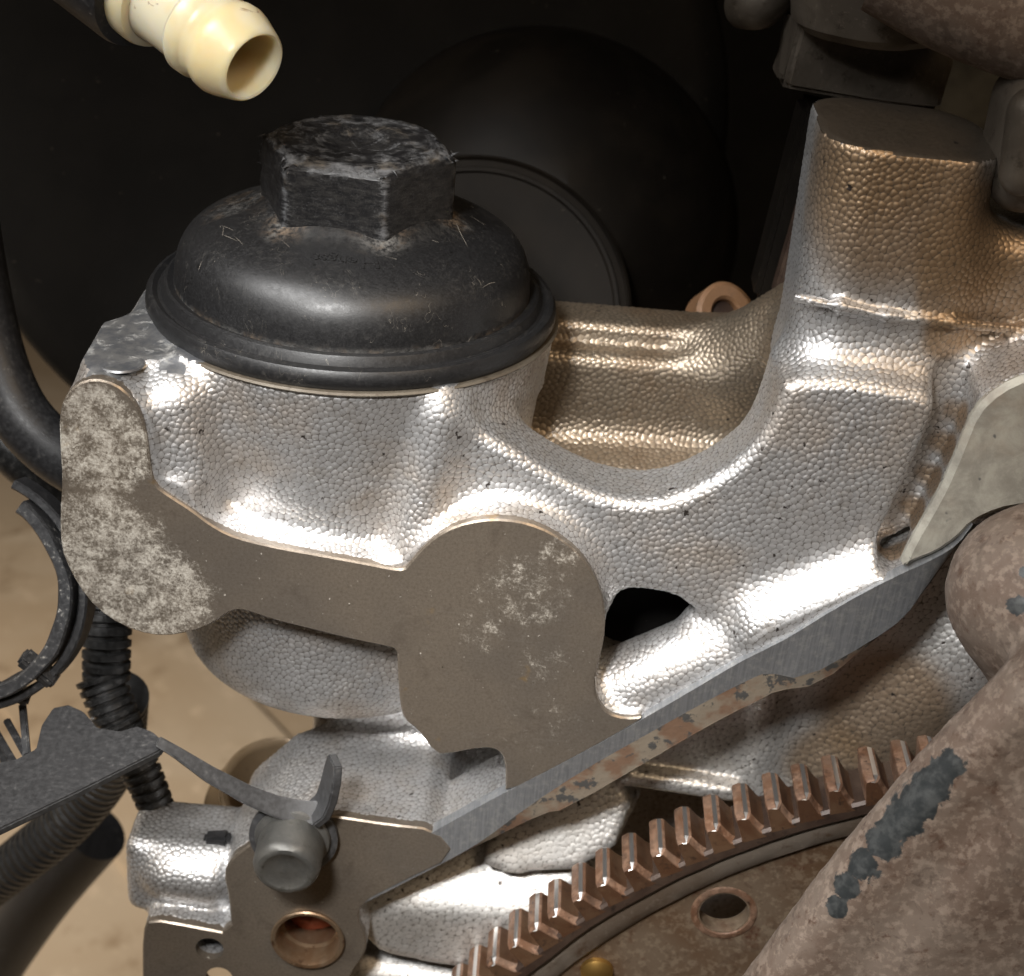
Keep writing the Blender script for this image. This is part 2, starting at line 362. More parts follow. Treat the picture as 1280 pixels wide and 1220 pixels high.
CASTW = mat_cast('pale cast aluminium with shade zones', (0.72, 0.71, 0.69), 0.25, stain_shade=[(ay(1110, 870, 26), 13, 20), (ay(1040, 940, 26), 9, 15)])  # brown zones paint the shade on the right part of the wall
FACE, DECK, PAD, CUT, RESI = mat_face(), mat_deck(), mat_pad(), mat_cut(), mat_residue()
DOME, HEX = mat_dome(), mat_hex()
BLACK = mat_plastic('dusty black plastic', (0.014, 0.014, 0.015)); BLACKMETAL = mat_plastic('dusty black painted steel', (0.030, 0.030, 0.031), 0.5, 0.55, (0.20, 0.19, 0.175))
CONDUIT = mat_plastic('black conduit', (0.010, 0.010, 0.010), 0.35, 0.3)
GEAR = mat_rust('rusty gear steel', (0.13, 0.062, 0.032), (0.165, 0.10, 0.066), (0.026, 0.013, 0.008), 0.7, 0.25, 0.6, bumpd=0.2, mott=0.45)
GEARD = mat_rust('oily dark rusty rim', (0.045, 0.026, 0.018), (0.075, 0.048, 0.034), (0.012, 0.008, 0.006), 0.4, 0.3, 0.5, bumpd=0.15)
PLATE = mat_rust('stained steel plate', (0.11, 0.07, 0.04), (0.17, 0.135, 0.095), (0.07, 0.024, 0.010), 0.11, 0.35, 0.5, bumpd=0.12, mott=0.3)
WORN = NT('worn bright steel').done((0.42, 0.41, 0.40), 0.35, 0.9)
NYLON, FLOOR = mat_nylon(), mat_floor()
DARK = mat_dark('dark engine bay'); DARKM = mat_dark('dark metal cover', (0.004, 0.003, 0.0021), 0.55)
DULL = mat_rust('dull grimy aluminium', (0.075, 0.062, 0.048), (0.13, 0.11, 0.088), (0.03, 0.022, 0.014), 0.25, 0.4, 0.55, bumpd=0.2)

# ------------------------------------------------------------------ helpers: cast bodies from distance fields
def smin(a, b, k):
    h = np.clip(0.5+0.5*(b-a)/k, 0, 1); return b*(1-h)+a*h-k*h*(1-h)
def smax(a, b, k): return -smin(-a, -b, k)
def poly2d(P, A, B):
    P = np.asarray(P, np.float32); d = np.full(A.shape, 1e9, np.float32); ins = np.zeros(A.shape, bool)
    for i in range(len(P)):
        a, b = P[i], P[(i+1) % len(P)]; e = b-a; L = float(e@e)+1e-9
        t = np.clip(((A-a[0])*e[0]+(B-a[1])*e[1])/L, 0, 1)
        d = np.minimum(d, (A-a[0]-t*e[0])**2+(B-a[1]-t*e[1])**2)
        c = ((a[1] <= B) & (b[1] > B)) | ((b[1] <= B) & (a[1] > B))
        if abs(e[1]) > 1e-9: ins ^= c & (A < a[0]+(B-a[1])/e[1]*e[0])
    d = np.sqrt(d); d[ins] *= -1; return d
class Field:
    def __init__(s, lo, hi, h):
        s.lo, s.h = np.array(lo, np.float32), h
        n = [int((b-a)/h)+1 for a, b in zip(lo, hi)]
        ax = [np.float32(lo[i])+h*np.arange(n[i], dtype=np.float32) for i in range(3)]
        s.X, s.Y, s.Z = ax[0][:, None, None], ax[1][None, :, None], ax[2][None, None, :]; s.n = n
        s.d = None
    def add(s, d, k=0.0):
        d = np.broadcast_to(d, s.n)
        s.d = d.astype(np.float32) if s.d is None else (smin(s.d, d, np.float32(k)) if k > 0 else np.minimum(s.d, d))
    def cut(s, d, k=0.0):
        s.d = smax(s.d, -d, np.float32(k)) if k > 0 else np.maximum(s.d, -d)
    def ext(s, poly, y0, y1, r=0.0):          # polygon in x,z extruded along y, edges rounded by r
        d2 = poly2d(poly, s.X[:, 0, :]+0*s.Z[:, 0, :], s.Z[:, 0, :]+0*s.X[:, 0, :])[:, None, :]+r
        dy = np.abs(s.Y-(y0+y1)/2)-(y1-y0)/2+r
        return np.minimum(np.maximum(d2, dy), 0)+np.sqrt(np.maximum(d2, 0)**2+np.maximum(dy, 0)**2)-r
    def extz(s, poly, z0, z1, r=0.0):         # polygon in x,y extruded along z
        d2 = poly2d(poly, s.X[:, :, 0]+0*s.Y[:, :, 0], s.Y[:, :, 0]+0*s.X[:, :, 0])[:, :, None]+r
        dz = np.abs(s.Z-(z0+z1)/2)-(z1-z0)/2+r
        return np.minimum(np.maximum(d2, dz), 0)+np.sqrt(np.maximum(d2, 0)**2+np.maximum(dz, 0)**2)-r
    def box(s, lo, hi, r):
        q = [np.abs(V-(lo[i]+hi[i])/2)-(hi[i]-lo[i])/2+r for i, V in enumerate((s.X, s.Y, s.Z))]
        return np.sqrt(np.maximum(q[0], 0)**2+np.maximum(q[1], 0)**2+np.maximum(q[2], 0)**2)+np.minimum(np.maximum(np.maximum(q[0], q[1]), q[2]), 0)-r
    def capsule(s, a, b, ra, rb=None):
        a, b = np.asarray(a, float), np.asarray(b, float); e = b-a; L = e@e; rb = ra if rb is None else rb
        t = np.clip(((s.X-a[0])*e[0]+(s.Y-a[1])*e[1]+(s.Z-a[2])*e[2])/L, 0, 1)
        return np.sqrt((s.X-a[0]-t*e[0])**2+(s.Y-a[1]-t*e[1])**2+(s.Z-a[2]-t*e[2])**2)-(ra+(rb-ra)*t)
    def mesh(s):
        d, n = s.d, s.n; sg = d < 0
        cs = [sg[i:n[0]-1+i, j:n[1]-1+j, k:n[2]-1+k] for i in (0, 1) for j in (0, 1) for k in (0, 1)]
        cnt = np.zeros(cs[0].shape, np.int8)
        for c in cs: cnt += c
        I, J, K = np.nonzero((cnt > 0) & (cnt < 8))
        acc = np.zeros((len(I), 3)); num = np.zeros(len(I))
        cor = [(i, j, k) for i in (0, 1) for j in (0, 1) for k in (0, 1)]
        val = {c: d[I+c[0], J+c[1], K+c[2]] for c in cor}
        for c in cor:
            for axn in range(3):
                if c[axn] == 0:
                    e = list(c); e[axn] = 1; e = tuple(e); a, b = val[c], val[e]
                    m = (a < 0) != (b < 0); t = np.where(m, a/np.where(m, a-b, 1), 0)
                    p = np.array(c, float)[None, :].repeat(len(I), 0); p[:, axn] += t
                    acc += p*m[:, None]; num += m
        idx = np.full(cs[0].shape, -1, np.int32); idx[I, J, K] = np.arange(len(I))
        V = s.lo+(acc/num[:, None]+np.c_[I, J, K])*s.h
        Q = []
        for axn in range(3):
            o1, o2 = [a for a in range(3) if a != axn]
            sl0 = [slice(None)]*3; sl1 = [slice(None)]*3; sl0[axn] = slice(0, -1); sl1[axn] = slice(1, None)
            a, b = sg[tuple(sl0)], sg[tuple(sl1)]
            E = np.array(np.nonzero(a != b)).T
            E = E[(E[:, o1] > 0) & (E[:, o2] > 0) & (E[:, o1] < n[o1]-1) & (E[:, o2] < n[o2]-1)]
            fl = a[E[:, 0], E[:, 1], E[:, 2]]
            def g(da, db):
                q = E.copy(); q[:, o1] += da; q[:, o2] += db; return idx[q[:, 0], q[:, 1], q[:, 2]]
            q = np.c_[g(-1, -1), g(0, -1), g(0, 0), g(-1, 0)]
            flip = fl if axn != 1 else ~fl
            q[~flip] = q[~flip][:, ::-1]; Q.append(q)
        Q = np.concatenate(Q); Q = Q[(Q >= 0).all(1)]
        # move the vertices onto the true surface
        def samp(f, p):
            g = (p-s.lo)/s.h; i = np.clip(np.floor(g).astype(int), 0, np.array(n)-2); t = g-i; r = 0
            for c in cor:
                w = np.prod([t[:, a] if c[a] else 1-t[:, a] for a in range(3)], axis=0); r = r+w*f[i[:, 0]+c[0], i[:, 1]+c[1], i[:, 2]+c[2]]
            return r
        for _ in range(2):
            e = 0.4*s.h; gr = np.stack([samp(d, V+np.eye(3)[a]*e)-samp(d, V-np.eye(3)[a]*e) for a in range(3)], 1)/(2*e)
            dv = samp(d, V); V = V-np.clip(dv/np.maximum((gr**2).sum(1), 0.2), -0.5, 0.5)[:, None]*gr
        return V, Q
def compact(V, Q):
    u, inv = np.unique(Q.ravel(), return_inverse=True); return V[u], inv.reshape(Q.shape)
def quadmesh(name, V, Q, mat, parent):
    me = bpy.data.meshes.new(name); me.vertices.add(len(V)); me.vertices.foreach_set('co', (V*S).astype(np.float32).ravel())
    me.loops.add(Q.size); me.loops.foreach_set('vertex_index', Q.astype(np.int32).ravel())
    me.polygons.add(len(Q)); me.polygons.foreach_set('loop_start', np.arange(0, Q.size, 4, dtype=np.int32))
    me.polygons.foreach_set('use_smooth', np.ones(len(Q), bool)); me.update(calc_edges=True); me.validate()
    me.materials.append(mat); return link(bpy.data.objects.new(name, me), parent)
def fine(V, Q, levels):
    o = quadmesh('tmp', V, Q, CAST, None); md = o.modifiers.new('s', 'SUBSURF'); md.levels = levels; md.boundary_smooth = 'PRESERVE_CORNERS'
    me = o.evaluated_get(bpy.context.evaluated_depsgraph_get()).to_mesh()
    W = np.empty(len(me.vertices)*3, np.float32); me.vertices.foreach_get('co', W); N = np.empty_like(W); me.vertices.foreach_get('normal', N)
    L = np.empty(len(me.loops), np.int32); me.loops.foreach_get('vertex_index', L)
    o.to_mesh_clear(); m0 = o.data; bpy.data.objects.remove(o); bpy.data.meshes.remove(m0)
    return W.reshape(-1, 3).astype(float)/S, L.reshape(-1, 4), N.reshape(-1, 3).astype(float)
def pebble(name, V, Q, mat, parent, levels=2, spacing=0.92, amp=0.15, mask=None, density=1.0):
    """cast skin: evenly scattered little domes pressed into the surface"""
    W, L, N = fine(V, Q, levels)
    cand = rng.permutation(len(W))[:int(len(W)*0.2)]; cell = {}; seeds = []; h = spacing
    for i in cand:
        p = W[i]; k = (int(p[0]//h), int(p[1]//h), int(p[2]//h)); ok = True
        for a in (-1, 0, 1):
            for b in (-1, 0, 1):
                for c in (-1, 0, 1):
                    for q in cell.get((k[0]+a, k[1]+b, k[2]+c), ()):
                        if (q[0]-p[0])**2+(q[1]-p[1])**2+(q[2]-p[2])**2 < h*h: ok = False; break
                    if not ok: break
                if not ok: break
            if not ok: break
        if ok: cell.setdefault(k, []).append(p); seeds.append(p)
    seeds = np.array(seeds)
    for it in range(2):
        kd = kdtree.KDTree(len(seeds))
        for i, p in enumerate(seeds): kd.insert(p, i)
        kd.balance()
        if it == 0:
            sub = rng.permutation(len(W))[:len(W)//3]; own = np.array([kd.find(W[i])[1] for i in sub])
            sm = np.stack([np.bincount(own, W[sub, a], len(seeds)) for a in range(3)], 1); ct = np.bincount(own, minlength=len(seeds))
            g = ct > 2; seeds[g] = sm[g]/ct[g][:, None]
    d1 = np.empty(len(W)); d2 = np.empty(len(W)); own = np.empty(len(W), int)
    for i, p in enumerate(W):
        r = kd.find_n(p, 2); d1[i] = r[0][2]; own[i] = r[0][1]; d2[i] = r[1][2]
    q = (d2-d1)/(d2+d1+1e-6); tone = rng.random(len(seeds))[own]
    hgt = amp*(1-(1-np.clip(q*1.1, 0, 1))**3.0)*(0.75+0.5*rng.random(len(seeds))[own])+(tone-0.5)*amp*0.3
    if mask is not None: hgt = hgt*mask(W, N)
    o = quadmesh(name, W+N*hgt[:, None], L, mat, parent)
    for nm, a in (('cell', q), ('tone', tone)):
        at = o.data.attributes.new(nm, 'FLOAT', 'POINT'); at.data.foreach_set('value', a.astype(np.float32))
    return o
def seen_faces(V, Q, lim=-0.25, margin=90):
    c = V[Q].mean(1); nrm = np.cross(V[Q[:, 2]]-V[Q[:, 0]], V[Q[:, 3]]-V[Q[:, 1]]); nrm /= np.linalg.norm(nrm, axis=1)[:, None]+1e-9
    v = CAM-c; dist = np.linalg.norm(v, axis=1); f = (nrm*v).sum(1)/dist
    z = -(v@fwd); x = PW/2-FPX*(v@cright)/z; y = PH/2+FPX*(v@cup)/z
    return (f > lim) & (x > -margin) & (x < PW+margin) & (y > -margin) & (y < PH+margin), nrm, c

# ------------------------------------------------------------------ the engine casting
CX, CY, ZD = -36.5, 44.4, 16.0                # filter axis and deck height
housing = thing('oil_filter_housing', 'silver pebbled aluminium engine casting with flat machined front face and filter bowl', 'engine casting', (0, 20, -120))
F1 = [(74,520),(80,497),(95,480),(118,473),(145,480),(165,497),(178,520),(184,550),(188,585),(193,607),(215,622),(240,638),(262,655),(285,668),(310,676),(350,685),(400,694),(450,703),(490,711),(505,712),(512,704),(525,688),(545,670),(570,657),(600,650),(630,649),(660,654),(690,666),(718,686),(738,710),(751,738),(757,768),(755,800),(748,830),(743,855),(747,877),(760,892),(782,898),(808,896),
      (768,920),(700,957),(632,992),(632,975),(632,960),(628,943),(615,935),(590,937),(560,943),(545,943),(522,912),(505,900),(500,880),(498,850),(497,830),(496,812),(480,808),(460,804),(420,795),(380,785),(340,775),(315,766),(298,762),(285,766),(265,780),(240,790),(205,796),(170,790),(135,773),(108,748),(88,715),(76,685),(75,640),(78,600),(75,560)]
TOP = [(451,1096),(500,1064),(546,1037),(632,990),(700,956),(768,919),(850,872),(922,829),(960,810),(986,797),(1050,757),(1114,723),(1172,697),(1198,680),(1216,656)]
BOT = [(451,1131),(510,1101),(569,1071),(605,1050),(660,1008),(730,962),(805,920),(880,878),(935,850),(959,840),(1003,850),(1092,800),(1131,772),(1158,733),(1190,690)]
BBT = [(451,1132),(510,1102),(569,1072),(606,1053),(681,1016),(707,1014),(861,920),(919,891),(950,873),(969,864),(1024,858),(1092,801),(1131,773),(1158,734),(1191,691)]
F2 = [(400,1018),(430,1022),(480,1030),(546,1037),(569,1071),(500,1104),(451,1130),(447,1150),(458,1172),(457,1192),(440,1215),(430,1240),(400,1300),(180,1300),(178,1230),(178,1165),(187,1149),(240,1158),(290,1168),(286,1120),(279,1092),(290,1072),(310,1058),(330,1040),(350,1025)]
PADP = [(1124,714),(1139,681),(1160,645),(1177,614),(1190,585),(1200,561),(1218,516),(1248,487),(1290,468),(1400,440),(1400,620),(1280,636),(1250,641),(1218,656),(1200,676),(1172,695),(1150,703)]
PLATEP = [(540,490),(590,535),(640,562),(700,600),(760,625),(820,630),(870,613),(920,582),(953,545),(972,505),(983,474),(1080,480),(1180,500),(1190,540),(1150,620),(1110,700),(1040,745),(945,798),(930,797),(917,785),(885,775),(862,762),(845,748),(800,740),(770,742),(757,755),(700,760),(600,720),(540,650)]
f1, f2, padp, platep = pxpoly(F1, 0), pxpoly(F2, 0), pxpoly(PADP, 0), pxpoly(PLATEP, 7)

t0 = time.time()
G = Field((-94, 0.2, -132), (112, 74, 72), 0.88)
rz = np.interp(G.Z[0, 0], [-80, -58, -20, 0, 16], [35.0, 36.4, 38.4, 40.2, 42.6]).astype(np.float32)[None, None, :]
rad = np.sqrt((G.X-CX)**2+(G.Y-CY)**2)
bowl = smax(smax(rad-rz, -69.0-G.Z, 13.0), G.Z-ZD, 1.2)
G.add(bowl)
G.add(G.ext(f1, 1.2, 30), 5.0)
# left boss and deck
G.add(G.extz([(-82, 4), (-84.5, 8), (-85, 27), (-81, 30), (-80.5, 66), (-55, 84), (-20, 84), (4, 62), (4, 40), (-70, 12)], 3, ZD, 0.8), 2.5)
# web between bowl and arm, raised rib at the end of the flat
G.add(G.ext(platep, 7.2, 23, 2.6), 6.0)
G.add(G.capsule(ay(552, 520, 9), ay(508, 700, 6), 3.6, 3.0), 6.0)
# upright pillar and the wall beside it
G.add(smax(G.box((51.5, 14, 6), (85, 46, 90), 9.5), G.Z-(67.5-(G.X-66)*0.05+(G.Y-14)*0.03), 1.0), 9.0)
G.add(G.box((76, 19, -12), (125, 46, 52), 6.0), 8.0)
seam = [ay(998, 372, 13.5), ay(1050, 383, 13), ay(1110, 396, 13), ay(1190, 404, 14), ay(1300, 414, 18)]
for a, b in zip(seam[:-1], seam[1:]): G.add(G.capsule(a, b, 1.0, 0.8), 1.6)
# flange with the pale face, and the slope that runs into it
G.add(G.ext(padp, 1.2, 22), 4.0)
G.add(G.capsule(ay(955, 775, 8), ay(1110, 715, 8), 6.0), 7.0)
G.add(G.capsule(ay(948, 792, 5), ay(1115, 722, 4), 3.2), 4.0)
G.add(G.ext(pxpoly(TOP+BOT[::-1], 4), 3.4, 20, 0.5), 0.8)
# pocket below the arm: sloping floor block
G.add(G.capsule(ay(768, 862, 11), ay(925, 800, 11), 8.5, 9.0), 3.0)
G.add(G.capsule(ay(925, 800, 10), ay(948, 770, 8), 3.0), 4.0)
G.add(G.capsule(ay(878, 778, 12), ay(900, 790, 10), 4.2), 3.0)
G.cut(G.ext(pxpoly([(1182,468),(1215,480),(1222,505),(1203,558),(1180,612),(1142,681),(1122,716),(1088,696),(1130,612),(1166,530)], 6), -4, 15, 1.0), 2.0)
G.add(G.capsule(ay(222, 500, 9), ay(238, 585, 8), 6.0), 7.0)
# inner wall behind the U-shaped cut
G.add(G.box((-4, 54, -40), (56, 66, 5.5), 3.0), 0)
G.add(G.box((-4, 60, -30), (60, 73, 10.5), 2.0), 2.5)
G.add(G.capsule((4, 50, -26), (56, 48, -24), 9), 9.0)
G.add(G.capsule((46, 60, 4), (62, 50, 22), 9), 8.0)
# lower lug, shelf wall under the bowl
G.add(G.ext(f2, 1.2, 33, 0.6), 1.0)
G.add(G.box((-36, 31, -128), (6, 40, -52), 4.0), 7.0)
G.add(G.capsule(ay(215, 1085, 10), ay(262, 1092, 10), 7.0), 2.5)
G.add(G.box((-80, 8, -122), (-56, 26, -102), 3.0), 3.0)
BORE = ay(385, 1172, 0); HOLE = ay(262, 1186, 0)
G.cut(G.capsule((BORE[0], -5, BORE[2]), (BORE[0], 22, BORE[2]), 8.0)); G.cut(G.capsule((HOLE[0], -5, HOLE[2]), (HOLE[0], 12, HOLE[2]), 3.7)); HOL2 = ay(274, 1222, 0); G.cut(G.capsule((HOL2[0], -5, HOL2[2]), (HOL2[0], 12, HOL2[2]), 3.6))
G.d = np.maximum(np.maximum(G.d, 1.0-G.Y), G.X-109)
V, Q = G.mesh()
del G, bowl, rad
vis, nrm, cen = seen_faces(V, Q, -0.2, 40)
deck = (np.abs(cen[:, 2]-ZD) < 1.3) & (nrm[:, 2] > 0.86) & (cen[:, 0] < 8)
ptop = (cen[:, 2] > 65.5) & (nrm[:, 2] > 0.8)
inn = vis & (cen[:, 1] > 44) & (cen[:, 0] > -8) & (cen[:, 0] < 60) & (cen[:, 2] < 32)
cutf = vis & ~deck & ~ptop & ~inn
def skin_mask(W, N):
    m = np.ones(len(W))
    m *= np.clip((W[:, 1]-1.3)/0.8, 0, 1)                                # dies out at the machined faces
    m *= np.clip(np.abs(W[:, 2]-ZD)/0.8, 0.0, 1)+(W[:, 0] > 10)
    return np.clip(m, 0, 1)*(0.8+0.4*np.sin(W[:, 0]*0.11+1)*np.sin(W[:, 2]*0.13))
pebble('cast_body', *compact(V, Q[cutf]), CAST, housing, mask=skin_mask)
pebble('inner_wall', *compact(V, Q[inn & ~deck]), CASTB, housing)  # browner metal paints the shade behind the U-shaped cut
o = quadmesh('deck_face', *compact(V, Q[deck]), DECK, housing)
o = quadmesh('pillar_top', *compact(V, Q[ptop]), CASTB, housing)  # shade painted with the same browner metal
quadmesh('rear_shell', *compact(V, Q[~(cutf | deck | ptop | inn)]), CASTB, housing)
print('casting', time.time()-t0, len(Q), cutf.sum())
m1 = slab('machined_face', f1, 0, 2.4, FACE, housing); m1['label'] = 'flat brown-grey machined face with white corrosion blotches'
slab('lug_face', f2, 0, 2.4, FACE, housing, holes=[(BORE[0], BORE[2], 8.0), (HOLE[0], HOLE[2], 3.5), (HOL2[0], HOL2[2], 3.4)])
mp = slab('flange_face', padp, 0.4, 2.6, PAD, housing, 1.1); mp['label'] = 'pale weathered flange face'
# the sawn lower edge: grey cut, then a band of old residue
def edge_rows(rows, ny):
    out = []
    for pts, Y in zip(rows, ny):
        c = chaikin([ay(x, y, yy) for (x, y), yy in zip(pts, Y if isinstance(Y, list) else [Y]*len(pts))], 1, False); out.append(c)
    return out
rag = [(x+random.uniform(-1, 1), y+random.uniform(-2, 2)) for x, y in BBT]
yb = [0.2, 0.3, 0.5, 0.8, 1, 1, 1, 1, 1, 1.2, 1.8, 2.2, 2.2, 2, 1.5]
rows = edge_rows([TOP, BOT], [0, yb]); k = len(rows[0])
def strip(name, rows, mat, parent, close_back=None):
    v = [p for r in rows for p in r]; k = len(rows[0]); f = []
    for i in range(len(rows)-1):
        for j in range(k-1): f.append((i*k+j, i*k+j+1, (i+1)*k+j+1, (i+1)*k+j))
    return mesh(name, v, f, mat, parent, True, 25)
back = [p+np.array([0, 3, 0]) for p in rows[0]]
strip('cut_edge', [back, rows[0], rows[1]], CUT, housing)
r2 = edge_rows([BOT, rag], [yb, [y+0.7 for y in yb]])
deep = [p+np.array([0, 7, 0.5]) for p in r2[1]]
strip('residue_band', [r2[0], r2[1], deep], RESI, housing)

# inner wall of the bell housing, behind the toothed wheel
t0 = time.time()
G = Field((-46, 6, -158), (124, 60, -12), 1.35)
IWA = [(440,1098),(560,1040),(700,990),(810,985),(800,1060),(700,1120),(600,1193),(530,1182),(462,1166)]
IWB = [(690,1005),(730,950),(860,880),(960,810),(1100,730),(1300,630),(1400,760),(1200,1010),(1000,1010),(905,992),(850,985),(792,972),(730,1000)]
cA = ay(580, 1120, 10)
d_ = G.ext(pxpoly(IWA, 14), 8, 50, 1.5)
G.add(smax(d_, -((G.Y-11)*0.78-(G.Z-cA[2])*0.62), 2.0))
d_ = G.ext(pxpoly([(600,1080),(760,1075),(800,1000),(700,985),(610,1040)], 14), 8, 50, 1.5)
G.add(smax(d_, -((G.Y-9.5)*0.90-(G.Z-cA[2]-8)*0.44), 1.5), 1.0)
G.add(G.ext(pxpoly(IWB, 22), 22, 50, 3.0), 2.0)
G.add(G.capsule(ay(1215, 800, 30), ay(985, 1010, 32), 13, 11), 9.0)
G.add(G.capsule(ay(1240, 840, 22), ay(1120, 990, 22), 2.6), 2.0)
G.add(G.capsule(ay(960, 840, 23), ay(950, 985, 23), 2.0), 4.0)
G.add(G.capsule(ay(785, 968, 20), ay(915, 988, 20), 2.4), 2.0)
G.add(G.capsule(ay(462, 1208, 16), ay(570, 1228, 16), 7.0), 3.0)
G.add(G.box((-44, 52, -156), (122, 58, -14), 2.0), 6.0)
G.d = np.maximum(G.d, 7.2-G.Y)
V, Q = G.mesh(); del G
vis, nrm, cen = seen_faces(V, Q, -0.1, 30)
pebble('bell_wall', *compact(V, Q[vis]), CASTW, housing, levels=2, spacing=1.0, amp=0.11, mask=lambda W, N: np.clip(0.35+(W[:, 0]-18)/14, 0.3, 1))
print('wall', time.time()-t0, vis.sum())
rbox('hole_blackout', (30, 30, -38), (44, 3, 34), DARK, housing, (0, 0, 0), 1, 2)  # dark block added behind the pocket hole to stand in for its shade

from mathutils.bvhtree import BVHTree
# ------------------------------------------------------------------ filter cap
capt = thing('oil_filter_cap', 'black moulded plastic screw cap with large hexagonal head on the filter bowl', 'filter cap', (CX, CY, ZD))  # the screw cap alone, not a whole filter
A = (CX, CY, ZD)
flp = [(34, 0.2), (40.8, 0.2), (42.2, 0.7), (42.7, 1.8), (42.6, 3.4), (42.0, 4.4), (41.2, 4.7), (40.6, 4.4), (40.2, 4.1), (39.6, 4.3), (39.3, 5.2), (38.8, 6.2), (38.2, 6.5), (37.4, 6.2), (36.6, 5.9)]
lathe('flange', flp, A, (0, 0, 1), DOME, capt, 128)
dmp = [(36.9, 5.6), (36.8, 8.0), (36.5, 10.5), (35.8, 13.0), (34.5, 15.3), (32.5, 17.2), (30, 18.6), (27, 19.8), (24, 20.7), (21.5, 21.6), (19.8, 22.6), (18.0, 24.0), (15.0, 25.0)]
_dr = [p[0] for p in dmp][::-1]; _dz = [p[1] for p in dmp][::-1]
# subdivide the profile smoothly
dm2 = [(q[0], q[1]) for q in chaikin(dmp, 2, False)]
dome = lathe('dome', dm2, A, (0, 0, 1), DOME, capt, 128)
HA = R(-8)
def hexdist(a, rin): return rin/math.cos(((a-HA+math.pi/2+math.pi/6) % (math.pi/3))-math.pi/6)
for ob in (dome, capt.children[0]):
    at = ob.data.attributes.new('crust', 'FLOAT', 'POINT')
    vals = []
    for v in ob.data.vertices:
        x, y, z = v.co/S; r = math.hypot(x-CX, y-CY); a = math.atan2(y-CY, x-CX)
        c = max(0, 1-(r-hexdist(a, 18.1))/4.5) if r < 28 else 0
        near_corner = abs(((a-HA+math.pi/2) % (math.pi/3))/(math.pi/3)-0.5)*2      # 0 at corners
        c = min(1, c*1.1)*(0.12+0.8*max(0, 1-1.6*near_corner))
        if ob is not dome: c = 0.55*max(0, 1-abs(r-37.0)/2.2) + 0.25*max(0, 1-abs(r-39.5)/0.9)
        else: c = max(c, 0.5*max(0, 1-(z-ZD-5.6)/1.6))
        if a > 2.2 or a < -2.9: c = max(c, 0.45*max(0, 1-abs(r-25)/7))
        vals.append(c)
    at.data.foreach_set('value', vals)
# hexagonal head with chewed corners and a dished top
bm = bmesh.new(); NR = 180; Z0, Z1 = ZD+21.0, ZD+36.6
ring_def = []                                    # (z, inset, roundness)
for i in range(13): ring_def.append((Z0+(Z1-2.2-Z0)*i/12, 0.0, 0.0))
ring_def += [(Z1-1.5, 0.35, 0.25), (Z1-0.8, 0.9, 0.6), (Z1-0.25, 1.5, 0.9), (Z1, 2.1, 1.0)]
top_r = [(16.0, 0), (15.0, 0), (14.7, -0.15), (14.2, -0.15), (13.9, 0), (11.5, 0), (10.2, -0.05), (8.8, -0.15), (8.2, -0.5), (7.0, -1.2), (5.0, -1.8), (3.6, -2.0), (3.0, -1.9), (1.5, -2.0), (0.05, -2.0)]
rings = []
def pt(a, z, inset, rd):
    hx = hexdist(a, 17.9); rnd = min(hx, 18.5); r = (hx*(1-rd)+rnd*rd)-inset
    r = min(r, 20.2)
    return r
def chew(p, corner, topness):
    n1 = pnoise(Vector(p)*0.55); n2 = pnoise(Vector(p)*1.6+Vector((5, 5, 5)))
    left = max(0, min(1, (CX-6-p[0])/8))
    return (n1*0.55+n2*0.35-0.25)*corner*(0.35+0.9*topness+0.9*left)
for (z, ins, rd) in ring_def:
    ring = []
    for i in range(NR):
        a = 2*math.pi*i/NR; r = pt(a, z, ins, rd)
        cor = max(0, 1-abs((((a-HA+math.pi/2) % (math.pi/3))/(math.pi/3))-0.5)/0.16); tp = max(0, (z-(Z1-4))/4)
        edge = max(cor, 0.8*tp)
        p = (CX+r*math.cos(a), CY+r*math.sin(a), z); r += chew(p, edge, tp)
        ring.append(bm.verts.new((CX+r*math.cos(a), CY+r*math.sin(a), z+0.25*pnoise(Vector(p)*0.9)*tp)))
    rings.append(ring)
for (r, dz) in top_r:
    rings.append([bm.verts.new((CX+r*math.cos(2*math.pi*i/NR), CY+r*math.sin(2*math.pi*i/NR), Z1+dz+0.05*pnoise(Vector((r*3, i*0.3, 1))))) for i in range(NR)])
for a, b in zip(rings[:-1], rings[1:]):
    for i in range(NR): bm.faces.new((a[i], a[(i+1) % NR], b[(i+1) % NR], b[i]))
hexo = bmobj('hex_head', bm, HEX, capt, True, 28)
at = hexo.data.attributes.new('edge', 'FLOAT', 'POINT'); vals = []
for v in hexo.data.vertices:
    x, y, z = v.co/S; a = math.atan2(y-CY, x-CX); r = math.hypot(x-CX, y-CY)
    cor = max(0, 1-abs((((a-HA+math.pi/2) % (math.pi/3))/(math.pi/3))-0.5)/0.2); tp = max(0, 1-abs(z-(Z1-0.8))/1.8)
    e = max(cor*0.9, tp, 0.8*max(0, 1-(z-ZD-22.5)/2.5))
    if z > Z1-0.4: e = 0.80 if r > 8.8 else 0.3  # flat top: scratches plus a painted sheen of overhead light
    vals.append(e)
at.data.foreach_set('value', vals)
